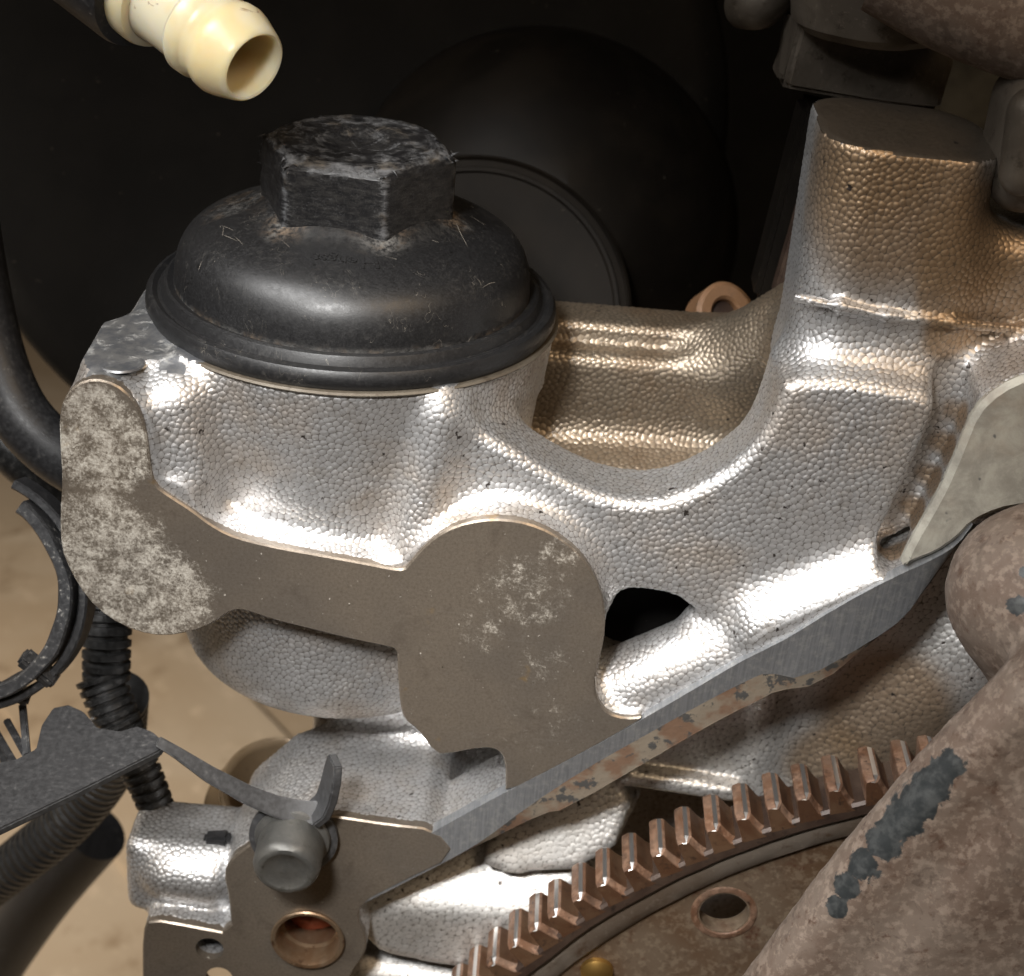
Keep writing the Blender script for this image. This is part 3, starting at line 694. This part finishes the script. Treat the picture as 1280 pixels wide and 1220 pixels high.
# torn plastic slivers on the battered corners
for i in range(34):
    ci = random.choice([0, 0, 0, 1, 2, 3]); a = HA-math.pi/2+math.pi/6+math.pi/3*[-2, -1, 0, 1][ci]+random.uniform(-0.12, 0.12)
    z = random.uniform(Z0+4, Z1-1) if ci == 0 else random.uniform(Z1-2.5, Z1)
    r = hexdist(a, 17.9)-1.0; p = Vector((CX+r*math.cos(a), CY+r*math.sin(a), z)); d = Vector((math.cos(a), math.sin(a), random.uniform(-1.2, 0.9))).normalized()
    L = random.uniform(0.7, 1.9); s = Vector((-math.sin(a), math.cos(a), random.uniform(-.4, .4)))*random.uniform(0.25, 0.8)
    tip = p+d*L+s*random.uniform(-1, 1)
    v = [p-s, p+s, p+Vector((0, 0, 0.35)), tip]; o = mesh('torn_sliver', v, [(0, 1, 3), (1, 2, 3), (2, 0, 3), (0, 2, 1)], HEX, capt, False)
    at = o.data.attributes.new('edge', 'FLOAT', 'POINT'); at.data.foreach_set('value', [0.9]*4)
    o.parent = hexo; o.matrix_parent_inverse = Matrix.Identity(4)
# raised lettering on the dome, its feet towards the hexagon
def dome_z(r): return float(np.interp(r, [p[0] for p in dm2][::-1], [p[1] for p in dm2][::-1]))+ZD
def letters(body, size, ang, r0, name):
    cu = bpy.data.curves.new('txt', 'FONT'); cu.body = body; cu.size = size; cu.align_x = 'LEFT'; cu.extrude = 0.2; cu.offset = 0.012*size
    to = bpy.data.objects.new('txt', cu); col.objects.link(to)
    me = bpy.data.meshes.new_from_object(to.evaluated_get(bpy.context.evaluated_depsgraph_get())); bpy.data.objects.remove(to)
    bm = bmesh.new(); bm.from_mesh(me); bpy.data.meshes.remove(me)
    bmesh.ops.subdivide_edges(bm, edges=[e for e in bm.edges if e.calc_length() > 0.5], cuts=2)
    w = max(v.co.x for v in bm.verts)
    for v in bm.verts:
        r = r0+v.co.y*0.9; a = ang-v.co.x/r0; z = dome_z(r)+(0.22 if v.co.z > 0 else -0.2)
        v.co = Vector((CX+r*math.cos(a), CY+r*math.sin(a), z))
    o = bmobj(name, bm, DOME, capt, False); o.parent = dome; o.matrix_parent_inverse = Matrix.Identity(4); return w
a0 = -math.pi/2+R(17)
w = letters('H', 5.2, a0, 24.4, 'raised_lettering'); letters('engst', 4.0, a0-(w+0.5)/24.4, 24.4, 'raised_lettering')
SEAL = mat_rust('tan sealing ring', (0.12, 0.10, 0.075), (0.16, 0.14, 0.11), (0.07, 0.055, 0.04), 0.3, 0.3, 0.5, bumpd=0.05)
lathe('sealing_ring', [(41.6, -0.4), (43.1, -0.3), (43.4, 0.1), (43.0, 0.45), (41.6, 0.5)], A, (0, 0, 1), SEAL, capt, 128)
# pale scratches across the dome
SCR = NT('scratched plastic').done((0.20, 0.18, 0.15), 0.7)
_bd = BVHTree.FromPolygons([v.co/S for v in dome.data.vertices], [tuple(p.vertices) for p in dome.data.polygons])
for pl in [[(257,318),(249,335),(246,362)], [(276,281),(298,300),(321,323)], [(262,279),(283,284),(301,294)], [(268,290),(285,296),(300,303)], [(282,274),(279,288),(277,302)], [(270,276),(276,284)], [(600,362),(618,353),(643,363)],
           [(566,252),(571,280),(585,309)], [(574,240),(600,263)], [(588,270),(606,281)], [(580,252),(592,259)], [(304,262),(312,272)], [(352,300),(362,309)], [(610,330),(604,352)], [(225,320),(222,327)], [(470,318),(496,324)], [(540,300),(548,303)]]:
    hit = []
    for x, y in pl:
        h = _bd.ray_cast(Vector(CAM), Vector(ray(x, y)).normalized())
        if h[0]: hit.append(h[0]+h[1]*(-0.02 if h[1].dot(Vector(CAM)-h[0]) > 0 else 0.02))
    if len(hit) > 1:
        o = tube('scratch', hit, [0.02]+[0.06]*(len(hit)-2)+[0.02] if len(hit) > 2 else [0.03, 0.05], SCR, capt, 6, True, None, 40, 5)
        o.parent = dome; o.matrix_parent_inverse = Matrix.Identity(4)
# ejector mark on the deck
e = az(145, 456, ZD); lathe('ejector_mark', [(4.7, -0.3), (4.5, 0.1), (4.0, 0.22), (3.6, 0.1), (3.3, 0.03), (0.01, 0.05)], (e[0]+0.5, e[1]+1.5, ZD), (0, 0, 1), DECK, housing, 40)

# ------------------------------------------------------------------ toothed wheel
WX, WZ, YF, YB = 137.9, -211.9, -4.0, 8.0
wheel = thing('flywheel', 'rusty steel toothed wheel behind the sawn casting edge', 'flywheel', (WX, 2, WZ-164))
ax = (0, -1, 0); WB = (WX, YB, WZ)
lathe('gear_rim', [(153, 0), (158.6, 0), (158.8, 0.6), (158.8, 11.4), (158.2, 12.0), (155.8, 12.0), (155.0, 11.4), (154.6, 10.0), (153, 9.8)], WB, ax, GEARD, wheel, 360, wob=0.25)
lathe('inner_rim', [(154.8, 0.5), (154.5, 10.2), (153.6, 10.7), (151.5, 10.5), (149.8, 10.2), (149.0, 9.4), (148.4, 8.6)], WB, ax, mat_rust('greasy grey brown rim', (0.09, 0.068, 0.05), (0.13, 0.11, 0.09), (0.06, 0.036, 0.022), 0.2, 0.3, 0.5, bumpd=0.1), wheel, 360, wob=0.15)
hp = ay(905, 1141, YB-8.6)
ha = math.atan2(hp[2]-WZ, hp[0]-WX); hr = math.hypot(hp[0]-WX, hp[2]-WZ)
holes = [(WX+hr*math.cos(ha+i*math.pi/3), WZ+hr*math.sin(ha+i*math.pi/3), 5.6) for i in range(6)]
slab('drive_plate', [(WX+149*math.cos(2*math.pi*i/240), WZ+149*math.sin(2*math.pi*i/240)) for i in range(240)], YB-8.6, YB-4.2, PLATE, wheel, 0.2, holes)
for x, z, r in holes: lathe('hole_lip', [(5.6, -0.2), (5.9, 0.3), (6.7, 0.35), (7.2, 0.15), (7.4, -0.2)], (x, YB-8.6, z), ax, GEAR, wheel, 40)
sc = ay(746, 1214, YB-9); lathe('rivet', [(3.8, 0), (3.6, 1.0), (2.4, 1.9), (1.0, 2.3), (0.01, 2.4)], (sc[0], YB-8.7, sc[2]), ax, NT('brassy rivet').done((0.45, 0.27, 0.08), 0.3, 0.9), wheel, 24)
NT_ = 150
prof = [(-3.4, -0.6), (-3.0, 0.3), (-2.5, 2.8), (-2.1, 5.3), (-1.8, 5.7), (0.1, 5.7), (0.25, 5.6), (1.15, 5.2), (1.6, 4.7), (2.0, 2.6), (2.5, 0.9), (3.2, 0.0), (3.6, -0.6)]
bm = bmesh.new(); secs = []
for y, inset in ((YB-0.2, 0.35), (YB-0.7, 0.0), (YF+1.6, 0.0), (YF+0.1, 0.8), (YF-0.02, 0.95)):
    row = []
    for j, (t, h) in enumerate(prof):
        w_ = 1.0 if t > 0.2 else 0.25
        t *= 0.93; row.append(bm.verts.new((t-(inset*w_ if t > 0.2 else -inset*0.25), y, 158.4+h-(inset*0.5 if h > 5 else (inset*0.6 if t > 2 else 0)))))
    secs.append(row)
for a, b in zip(secs[:-1], secs[1:]):
    for j in range(len(prof)-1):
        f = bm.faces.new((a[j], a[j+1], b[j+1], b[j])); f.material_index = 1 if j == 6 else (2 if j in (8, 9, 10, 11) and a is not secs[2] else 0)
bm.faces.new(secs[0][::-1]).material_index = 0; bm.faces.new(secs[-1]).material_index = 2
GEARF = mat_rust('dark rusty flank', (0.075, 0.034, 0.016), (0.10, 0.055, 0.03), (0.02, 0.01, 0.006), 0.5, 0.3, 0.5, bumpd=0.1)
tooth = bmobj('tooth', bm, [GEAR, WORN, GEARF], None, True, 25)
tp = ay(1000, 952, YB); ph = math.atan2(tp[2]-WZ, tp[0]-WX)
tm = tooth.data; bpy.data.objects.remove(tooth)
wi = Matrix.Translation(-wheel.location)
for i in range(NT_):
    a = ph+2*math.pi*i/NT_; o = bpy.data.objects.new('tooth', tm); col.objects.link(o); o.parent = wheel; o.matrix_parent_inverse = wi
    o.matrix_basis = Matrix.Translation((WX*S, 0, WZ*S)) @ Matrix.Rotation(math.pi/2-a, 4, 'Y') @ Matrix.Rotation(R(random.uniform(-.25, .25)), 4, 'Y')

# ------------------------------------------------------------------ rusty exhaust part in the foreground
t0 = time.time()
G = Field((40, -75, -190), (185, 24, 40), 1.9)
bar = [(850,1330),(925,1222),(997,1126),(1078,1024),(1162,926),(1240,846),(1305,788),(1420,760),(1600,900),(1600,1500),(870,1500)]
G.add(G.ext(pxpoly(bar, -43), -52, -39, 5.0))
G.add(G.ext(pxpoly([(x+75, y+60) for x, y in bar], -43), -54, -25, 6.0), 5.0)
G.add(G.capsule(ay(1296, 742, -22), ay(1400, 900, -26), 15.0, 18), 7)
G.add(G.capsule(ay(1296, 742, -22), ay(1560, 600, 0), 14.5, 12), 6)
V, Q = G.mesh(); del G
W_, L_, N_ = fine(V, Q, 1)
off = np.array([pnoise(Vector(p)*0.05)*0.3+pnoise(Vector(p)*0.3)*0.14+pnoise(Vector(p)*0.9)*0.07 for p in W_])
from mathutils.bvhtree import BVHTree
bvh = BVHTree.FromPolygons([Vector(p) for p in V], [tuple(int(i) for i in f) for f in Q])
def onto(x, y):                                   # the point of the exhaust seen at a pixel
    h = bvh.ray_cast(Vector(CAM), Vector(ray(x, y)).normalized()); return h[0] if h[0] else Vector(ay(x, y, -60))
RUST = mat_rust('mottled rusty exhaust', (0.125, 0.09, 0.068), (0.165, 0.132, 0.106), (0.07, 0.038, 0.024), 0.30, 0.05, 0.7,
                [(onto(x+6, y+4), 0.0, r*0.85) for x, y, r in ((1178, 952, 7), (1160, 972, 9), (1140, 996, 10), (1118, 1022, 10), (1096, 1048, 9), (1072, 1076, 7.5), (1052, 1104, 6), (1040, 1130, 5), (1265, 752, 4.5), (1278, 712, 3.0))], 0.16, 0.4)
exh = quadmesh('exhaust_manifold', W_+N_*off[:, None], L_, RUST, None)
tag(exh, 'bulky mottled rust-brown exhaust part with dark grey flaked patch, beside the toothed wheel', 'exhaust')
print('exhaust', time.time()-t0)

# ------------------------------------------------------------------ nylon hose fitting
fit = thing('hose_fitting', 'yellowed white nylon hose barb with open end above the filter cap', 'hose fitting', ay(180, 30, 30))
c0 = Vector(ay(318, 84, 14)); c1 = Vector(ay(170, -25, 34)); axd = (c0-c1).normalized(); Lf = (c0-c1).length
# profile measured back from the mouth
pf = [(6.2, -16), (6.0, -9), (5.9, -1.0), (6.1, -0.3), (6.5, 0.0), (6.9, -0.3), (7.3, -1.2), (8.6, -5.0), (8.9, -6.4), (8.8, -8.0), (8.4, -8.8), (8.2, -10.2), (8.3, -11.6), (8.9, -12.4), (9.0, -14.6), (8.3, -15.6)]
lathe('barb', pf, c0, axd, NYLON, fit, 64)
lathe('neck', [(6.5, -15), (8.2, -15.4), (8.0, -17), (7.9, -24), (8.4, -27), (8.4, -40)], c0, axd, NYLON, fit, 48)
lathe('collar', [(8.2, -25.5), (9.6, -26.0), (10.0, -27.2), (10.0, -30.5), (10.8, -31.5), (11.0, -40), (9, -46)], c0, axd, NYLON, fit, 48)
lathe('hose', [(9.5, -30.2), (12.0, -30.6), (12.4, -32), (12.4, -70)], c0, axd, BLACK, fit, 48)

# ------------------------------------------------------------------ bracket and bolt
brk = thing('bracket', 'dusty black sheet metal bracket held by a bolt on the casting lug', 'bracket', ay(200, 960, -6))
def plate_from(name, pts, thick, mat, parent, bev=0.5):
    """pts: 3-D outline; solid sheet of given thickness"""
    P = [Vector(p) for p in pts]; c = sum(P, Vector())/len(P); nr = Vector()
    for a, b in zip(P, P[1:]+P[:1]): nr += (a-c).cross(b-c)
    nr.normalize()
    if nr.z < 0: nr = -nr
    bm = bmesh.new(); f = bm.faces.new([bm.verts.new(p) for p in P]); g = bmesh.ops.extrude_face_region(bm, geom=[f])
    bmesh.ops.translate(bm, vec=-nr*thick, verts=[e for e in g['geom'] if isinstance(e, bmesh.types.BMVert)])
    if bev: bmesh.ops.bevel(bm, geom=bm.edges[:], offset=bev, segments=2, affect='EDGES', clamp_overlap=True)
    bmesh.ops.triangulate(bm, faces=[q for q in bm.faces if len(q.verts) > 4])
    return bmobj(name, bm, mat, parent, True, 35)
zb = lambda x: -64-(205-x)*0.012
plate_from('arm_plate', [az(x, y, zb(x)) for x, y in [(-60, 985), (-20, 955), (20, 948), (45, 935), (52, 905), (66, 884), (86, 880), (104, 888), (122, 909), (150, 913), (172, 907), (190, 913), (207, 928), (200, 938), (100, 988), (0, 1036), (-60, 1062)]], 1.8, BLACKMETAL, brk, 0.35)
def ribbon(name, path, updir, width, thick, mat, parent):
    P = [Vector(p) for p in path]; vs, fs = [], []
    for i, p in enumerate(P):
        t = (P[min(i+1, len(P)-1)]-P[max(i-1, 0)]).normalized(); u = Vector(updir[i] if isinstance(updir, list) else updir); u = (u-t*u.dot(t)).normalized(); n = t.cross(u)
        w = width[i] if isinstance(width, list) else width
        for a, b in ((-1, -1), (1, -1), (1, 1), (-1, 1)): vs.append(p+u*a*w/2+n*b*thick/2)
    for i in range(len(P)-1):
        for k in range(4): fs.append((i*4+k, i*4+(k+1) % 4, i*4+4+(k+1) % 4, i*4+4+k))
    fs += [(3, 2, 1, 0), tuple(len(P)*4-4+k for k in range(4))]
    bm = bmesh.new(); bv = [bm.verts.new(v) for v in vs]
    for f in fs: bm.faces.new([bv[q] for q in f])
    bmesh.ops.bevel(bm, geom=[e for e in bm.edges if e.calc_length() > 0], offset=0.3, segments=2, affect='EDGES', clamp_overlap=True)
    return bmobj(name, bm, mat, parent, True, 40)
ribbon('arm_strip', [ay(196, 926, -6), ay(220, 940, -6), ay(262, 968, -5.5), ay(310, 994, -4.5), ay(345, 1008, -3.2), ay(380, 1016, -2.6), ay(402, 1016, -2.4)], [(0, 0.6, 0.8)]*7, [2.2, 2.4, 3.4, 4.0, 4.6, 5.0, 5.0], 1.9, BLACKMETAL, brk)
ribbon('bent_tab', [ay(392, 1018, -2.4), ay(404, 1008, -2.4), ay(411, 990, -2.6), ay(416, 968, -2.8), ay(419, 950, -2.8)], [(0.45, -1, 0)]*5, [7, 7, 7, 6.5, 4.5], 2.0, BLACKMETAL, brk)
lathe('eyelet', [(3.5, 0), (9.2, 0), (9.6, 0.4), (9.6, 1.6), (9.0, 2.0), (3.5, 2.0)], (*ay(368, 1042, -0.1),), (0, -1, 0), BLACKMETAL, brk, 40)
bolt = thing('bolt', 'dull grey flanged steel bolt fixing the black bracket', 'bolt', ay(366, 1046, -2))
bb = Vector(ay(366, 1046, -2.2))
ZINC = mat_rust('dull zinc steel', (0.10, 0.10, 0.097), (0.155, 0.15, 0.138), (0.06, 0.056, 0.046), 0.35, 0.6, 0.5, bumpd=0.12)
lathe('washer', [(4, 0), (8.0, 0), (8.2, 0.5), (8.0, 1.2), (7.0, 1.7), (5, 1.9)], bb, (0, -1, -0.08), ZINC, bolt, 48)
u_, v_, w_ = frame_of((0, -1, -0.08)); bm = bmesh.new(); rr = []
for (t, r, rd) in [(1.0, 7.4, .75), (8.5, 7.4, .75), (9.6, 7.1, .85), (10.4, 6.3, 1), (10.6, 5.4, 1), (10.5, 5.0, 1), (10.25, 4.6, 1), (10.2, 2.0, 1), (10.3, 0.05, 1)]:
    row = []
    for i in range(72):
        a = 2*math.pi*i/72+0.3; hx = r*math.cos(math.pi/6)/math.cos(((a) % (math.pi/3))-math.pi/6); q = hx*(1-rd)+r*0.965*rd
        row.append(bm.verts.new(bb+w_*t+(u_*math.cos(a)+v_*math.sin(a))*q))
    rr.append(row)
for a, b in zip(rr[:-1], rr[1:]):
    for i in range(72): bm.faces.new((a[i], a[(i+1) % 72], b[(i+1) % 72], b[i]))
bmobj('head', bm, ZINC, bolt, True, 35)
# bore liner in the lug
COP = mat_rust('coppery bore', (0.22, 0.13, 0.07), (0.30, 0.225, 0.15), (0.08, 0.04, 0.02), 0.3, 0.7, 0.35, bumpd=0.05)
lathe('bore_liner', [(7.9, -14), (7.9, 0.3), (8.3, 0.9), (8.0, 1.2), (7.2, 1.0), (6.9, 0.2), (6.7, -4), (6.0, -4.4), (5.9, -14)], (BORE[0], 0, BORE[2]), (0, -1, 0), COP, housing, 56)
plug = mesh('bore_plug', *(lambda r: ([p+Vector((BORE[0], 7, BORE[2])) for p in r[0]], r[1]))((lambda: (
    [Vector((0, -1.5, 0))]+[Vector((rad_*math.cos(a)*(1+0.18*pnoise(Vector((a, rad_, 0)))), 0.6*rad_-1.5+0.9*pnoise(Vector((a*1.3, rad_, 3))), rad_*math.sin(a))) for rad_ in (2, 4, 6.5) for a in [2*math.pi*i/24 for i in range(24)]],
    [(0, 1+i, 1+(i+1) % 24) for i in range(24)]+[(1+k*24+i, 1+(k+1)*24+i, 1+(k+1)*24+(i+1) % 24, 1+k*24+(i+1) % 24) for k in (0, 1) for i in range(24)]))()), mat_rust('orange rust lump', (0.30, 0.065, 0.025), (0.36, 0.10, 0.045), (0.012, 0.008, 0.007), 0.16, 0, 0.6), housing)

# ------------------------------------------------------------------ left side: clip, hoses, conduit
clip = thing('clip_ring', 'broken black plastic hose clip ring beside the corroded lobe', 'clip', ay(20, 890, 14))
rc = Vector(ay(-42, 738, 15)); rax = (-0.05, -0.93, 0.36)
def arcpx(a): return R(a)
CLIPM = mat_plastic('scuffed grey-black plastic', (0.02, 0.02, 0.021), 0.4, 0.9, (0.40, 0.38, 0.34))
lathe('inner_band', [(20.8, -3), (20.8, 3.5), (21.2, 4.0), (23.4, 4.0), (23.8, 3.5), (23.8, -3), (20.8, -3)], rc, rax, CLIPM, clip, 60, arc=(R(-160), R(60)), wob=0.6)
lathe('outer_band', [(24.2, -6), (24.2, 0.5), (24.6, 1.0), (25.8, 1.0), (26.2, 0.5), (26.2, -6), (24.2, -6)], rc, rax, BLACK, clip, 60, arc=(R(-150), R(70)))
for i, (x, y, x2, y2) in enumerate([(28, 880, 34, 945), (8, 900, 36, 950), (-8, 910, 20, 958), (0, 930, 8, 965)]):
    ribbon('strut', [ay(x, y, 12), ay((x+x2)/2, (y+y2)/2, 6), ay(x2, y2, 0)], (1, 0, 0.2), 1.6, 1.2, CLIPM, clip)
rbox('catch', ay(48, 836, 8), (9, 4, 3), CLIPM, clip, (20, 40, 0), 0.6, 2, 0.4)
rbox('catch', ay(12, 866, 9), (9, 3, 2.6), CLIPM, clip, (20, 15, 0), 0.5, 2, 0.4)
hz = tube('rubber_hose', [ay(-60, 60, 75), ay(-45, 240, 70), ay(-18, 400, 62), ay(10, 490, 56), ay(48, 545, 52), ay(110, 590, 52), ay(200, 630, 60)], 6.8, BLACK, None, 32)
tag(hz, 'smooth black rubber hose curving behind the corroded lobe', 'hose')
hz2 = tube('rubber_hose', [ay(-80, 430, 80), ay(-20, 520, 70), ay(30, 575, 66), ay(90, 615, 70), ay(170, 640, 80)], 6.0, CONDUIT, None, 24)
tag(hz2, 'thinner black hose tucked under the smooth rubber hose', 'hose')
con = thing('wiring_conduit', 'black corrugated wiring conduit with plug going down to the casting lug', 'conduit', ay(218, 1050, 22))
tube('upper_sleeve', [ay(140, 700, 48), ay(134, 790, 38), ay(133, 850, 34)], [5.2, 5.2, 5.0], CONDUIT, con, 24, ridge=(2.6, 0.9))
tube('sleeve', [ay(125, 845, 34), ay(140, 885, 31), ay(163, 935, 28), ay(186, 985, 25), ay(203, 1030, 23)], [5.4, 5.0, 4.5, 4.0, 3.6], CONDUIT, con, 24, ridge=(2.2, 0.8))
tube('wires', [ay(200, 1022, 24), ay(213, 1045, 22), ay(224, 1064, 20)], [2.6, 1.8, 1.6], BLACK, con, 16)
rbox('plug', ay(250, 1058, 16), (14, 9, 5), BLACK, con, (0, 4, 0), 1.0, 2, 0.3)
rbox('plug_latch', ay(272, 1050, 12), (6, 4, 3.5), BLACK, con, (0, -10, 0), 0.8, 2)
con2 = thing('wiring_conduit', 'black corrugated conduit running below the bracket plate', 'conduit', ay(30, 1060, 60))
tube('sleeve', [ay(150, 870, 45), ay(140, 950, 60), ay(90, 1020, 70), ay(20, 1080, 78), ay(-60, 1140, 90)], 6.4, CONDUIT, con2, 24, ridge=(3.2, 1.0))
hz3 = tube('rubber_hose', [ay(120, 1040, 110), ay(60, 1110, 115), ay(10, 1180, 120), ay(-40, 1260, 125)], 9.5, BLACK, None, 24)
tag(hz3, 'dark shadowed hose below the corrugated conduit', 'hose')
pipe = thing('drain_pipe', 'oily brown tube with open rim under the filter bowl', 'pipe', ay(340, 1010, 70))
OIL = mat_rust('oily tan metal', (0.26, 0.18, 0.10), (0.34, 0.25, 0.155), (0.12, 0.075, 0.04), 0.06, 0.35, 0.35, bumpd=0.05)
pb = Vector(ay(350, 985, 58))
lathe('body', [(13.5, -60), (13.8, -6), (14.4, -4), (15.2, -2), (15.2, 0.2), (14.6, 0.8), (13.8, 0.4), (13.0, -1), (12.8, -50)], pb, (0.1, -0.35, 1), OIL, pipe, 56)
lathe('flange', [(14.6, -14), (18.5, -14), (19, -13.4), (19, -10.6), (18.5, -10), (14.6, -10)], pb, (0.1, -0.35, 1), OIL, pipe, 56)
ws = lathe('washer', [(1.2, 0), (4.6, 0), (4.8, 0.4), (4.6, 0.9), (1.2, 0.9), (1.2, 0)], ay(264, 1041, 30), (0.1, -0.9, 0.4), NT('tan fibre').done((0.68, 0.48, 0.27), 0.6), None, 32)
tag(ws, 'small round tan washer behind the connector plug', 'washer')

# ------------------------------------------------------------------ background
fl = mesh('floor', [(-4000, -1500, -420), (4000, -1500, -420), (4000, 6000, -420), (-4000, 6000, -420)], [(0, 1, 2, 3)], FLOOR, None, False); fl['kind'] = 'structure'
CARD = mat_rust('worn cardboard', (0.42, 0.33, 0.23), (0.50, 0.42, 0.32), (0.26, 0.19, 0.12), 0.02, 0.0, 0.85, bumpd=1.0)
for (x, y, rz, w, d, lab) in ((60, 1130, 24, 190, 320, 'flattened cardboard sheet on the floor below the conduits'), (40, 760, -12, 420, 300, 'wide cardboard sheet on the floor behind the clip ring'), (170, 900, 38, 120, 420, 'narrow folded cardboard strip on the floor under the bracket')):
    p = az(x, y, -416); o = rbox('cardboard_sheet', (p[0], p[1], -416+2.5*(w < 200)+2.0*(w < 150)), (w, d, 3.5), CARD, None, (0, 0, rz), 0.8, 2, 1.5, 4); tag(o, lab, 'cardboard', 'cardboard on the floor')
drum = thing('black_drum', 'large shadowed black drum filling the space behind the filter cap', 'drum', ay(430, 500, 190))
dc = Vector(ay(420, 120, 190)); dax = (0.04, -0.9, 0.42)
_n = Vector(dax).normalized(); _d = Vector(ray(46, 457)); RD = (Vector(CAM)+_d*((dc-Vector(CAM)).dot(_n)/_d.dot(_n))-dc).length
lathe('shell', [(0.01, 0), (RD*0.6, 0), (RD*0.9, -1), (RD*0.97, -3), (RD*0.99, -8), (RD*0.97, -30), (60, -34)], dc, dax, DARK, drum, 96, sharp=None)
disc = thing('cover_disc', 'dark round metal cover with a raised rim behind the filter cap', 'cover', ay(600, 560, 105))
lathe('plate', [(0.01, 0), (34.2, 0), (34.6, 0.6), (35.6, 0.6), (36.0, -0.6), (37.6, -0.8), (38.2, -0.2), (38.9, -0.6), (39.1, -2), (39.1, -16)], ay(594, 388, 105), (0.05, -0.85, 0.5), DARKM, disc, 96)
bell = lathe('dark_housing', [(0.01, 30), (18, 28), (34, 20), (46, 6), (54, -14), (58, -60)], ay(690, 260, 150), (0.1, -0.8, 0.5), DARKM, None, 64, sharp=None)
tag(bell, 'dark domed metal housing behind the round cover', 'housing')
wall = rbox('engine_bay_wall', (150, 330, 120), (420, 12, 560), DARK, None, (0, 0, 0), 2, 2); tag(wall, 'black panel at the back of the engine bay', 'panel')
bush = thing('rusty_bushing', 'orange rusty bushing on the wall behind the U-shaped cut', 'bushing', ay(905, 400, 76))
ORU = mat_rust('orange rust', (0.15, 0.07, 0.025), (0.20, 0.105, 0.05), (0.04, 0.02, 0.012), 0.3, 0.1, 0.6)
lathe('ring', [(3.4, -6), (3.2, 1.0), (3.8, 1.8), (6.0, 1.9), (7.0, 1.2), (7.2, -6)], ay(905, 392, 80), (0.25, -0.75, 0.6), ORU, bush, 40, wob=0.5)
lathe('core', [(0.01, -0.5), (2.2, -0.4), (3.4, -0.8), (3.4, -5)], ay(905, 392, 80), (0.25, -0.75, 0.6), GEARD, bush, 32)
rib = thing('mounting_rib', 'dark rusty upright rib beside the cast pillar', 'rib', ay(985, 330, 70))
rbox('web', ay(988, 250, 72), (7, 12, 44), DARKM, rib, (0, 6, 0), 1.2, 2, 0.5)
rbox('edge', ay(1004, 262, 62), (3, 5, 40), GEARD, rib, (0, 7, 0), 0.8, 2, 0.4)
# top right corner
blk = thing('mount_block', 'grimy square cast block hanging above the pillar', 'mount', ay(1085, 60, 74))
rbox('block', ay(1083, 66, 74), (33, 16, 17), DULL, blk, (0, 4, 0), 1.2, 3, 0.7, 3)
rbox('side_lug', ay(1000, 58, 84), (8, 12, 16), DULL, blk, (0, 4, 0), 1.5, 2, 0.6, 2)
lathe('boss', [(0.01, -1), (14, -0.5), (16.5, 1.5), (17.5, 6), (17.5, 60)], ay(1088, 38, 64), (0, 0, 1), DULL, blk, 48, wob=0.8)
rbox('lip', ay(1170, 70, 78), (2.5, 12, 26), DULL, blk, (0, 8, 0), 0.8, 2, 0.4, 2)
p1 = tube('pipe', [ay(1120, -60, 40), ay(1200, -15, 36), ay(1290, 20, 32), ay(1380, 50, 30), ay(1800, 160, 30)], 12, RUST, None, 32); tag(p1, 'grey-brown pipe crossing above the pillar', 'pipe')
k1 = tube('knob', [ay(925, 8, 90), ay(948, 4, 86), ay(975, -14, 86), ay(1010, -30, 90)], [4.6, 5.6, 5.0, 5.0], DULL, None, 24); tag(k1, 'small rounded grey stub end beside the square block', 'stub')
gw = rbox('side_panel', ay(1250, 150, 120), (70, 8, 90), mat_dark('dark olive casting', (0.035, 0.032, 0.025), 0.55), None, (0, 8, 0), 3, 3, 0.8, 4); tag(gw, 'dark olive cast panel behind the pillar top', 'panel')
hk = thing('lifting_lug', 'tan worn metal lug beside the pillar top', 'lug', ay(1260, 240, 22))
G = Field((70, 2, 44), (118, 44, 100), 1.0)
G.add(G.box((84, 16, 56), (116, 38, 81), 6)); G.add(G.capsule(ay(1290, 140, 12), ay(1276, 218, 11), 4.5, 4.0), 4)
V, Q = G.mesh(); del G; W_, L_, N_ = fine(V, Q, 1)
quadmesh('body', W_, L_, DULL, hk)
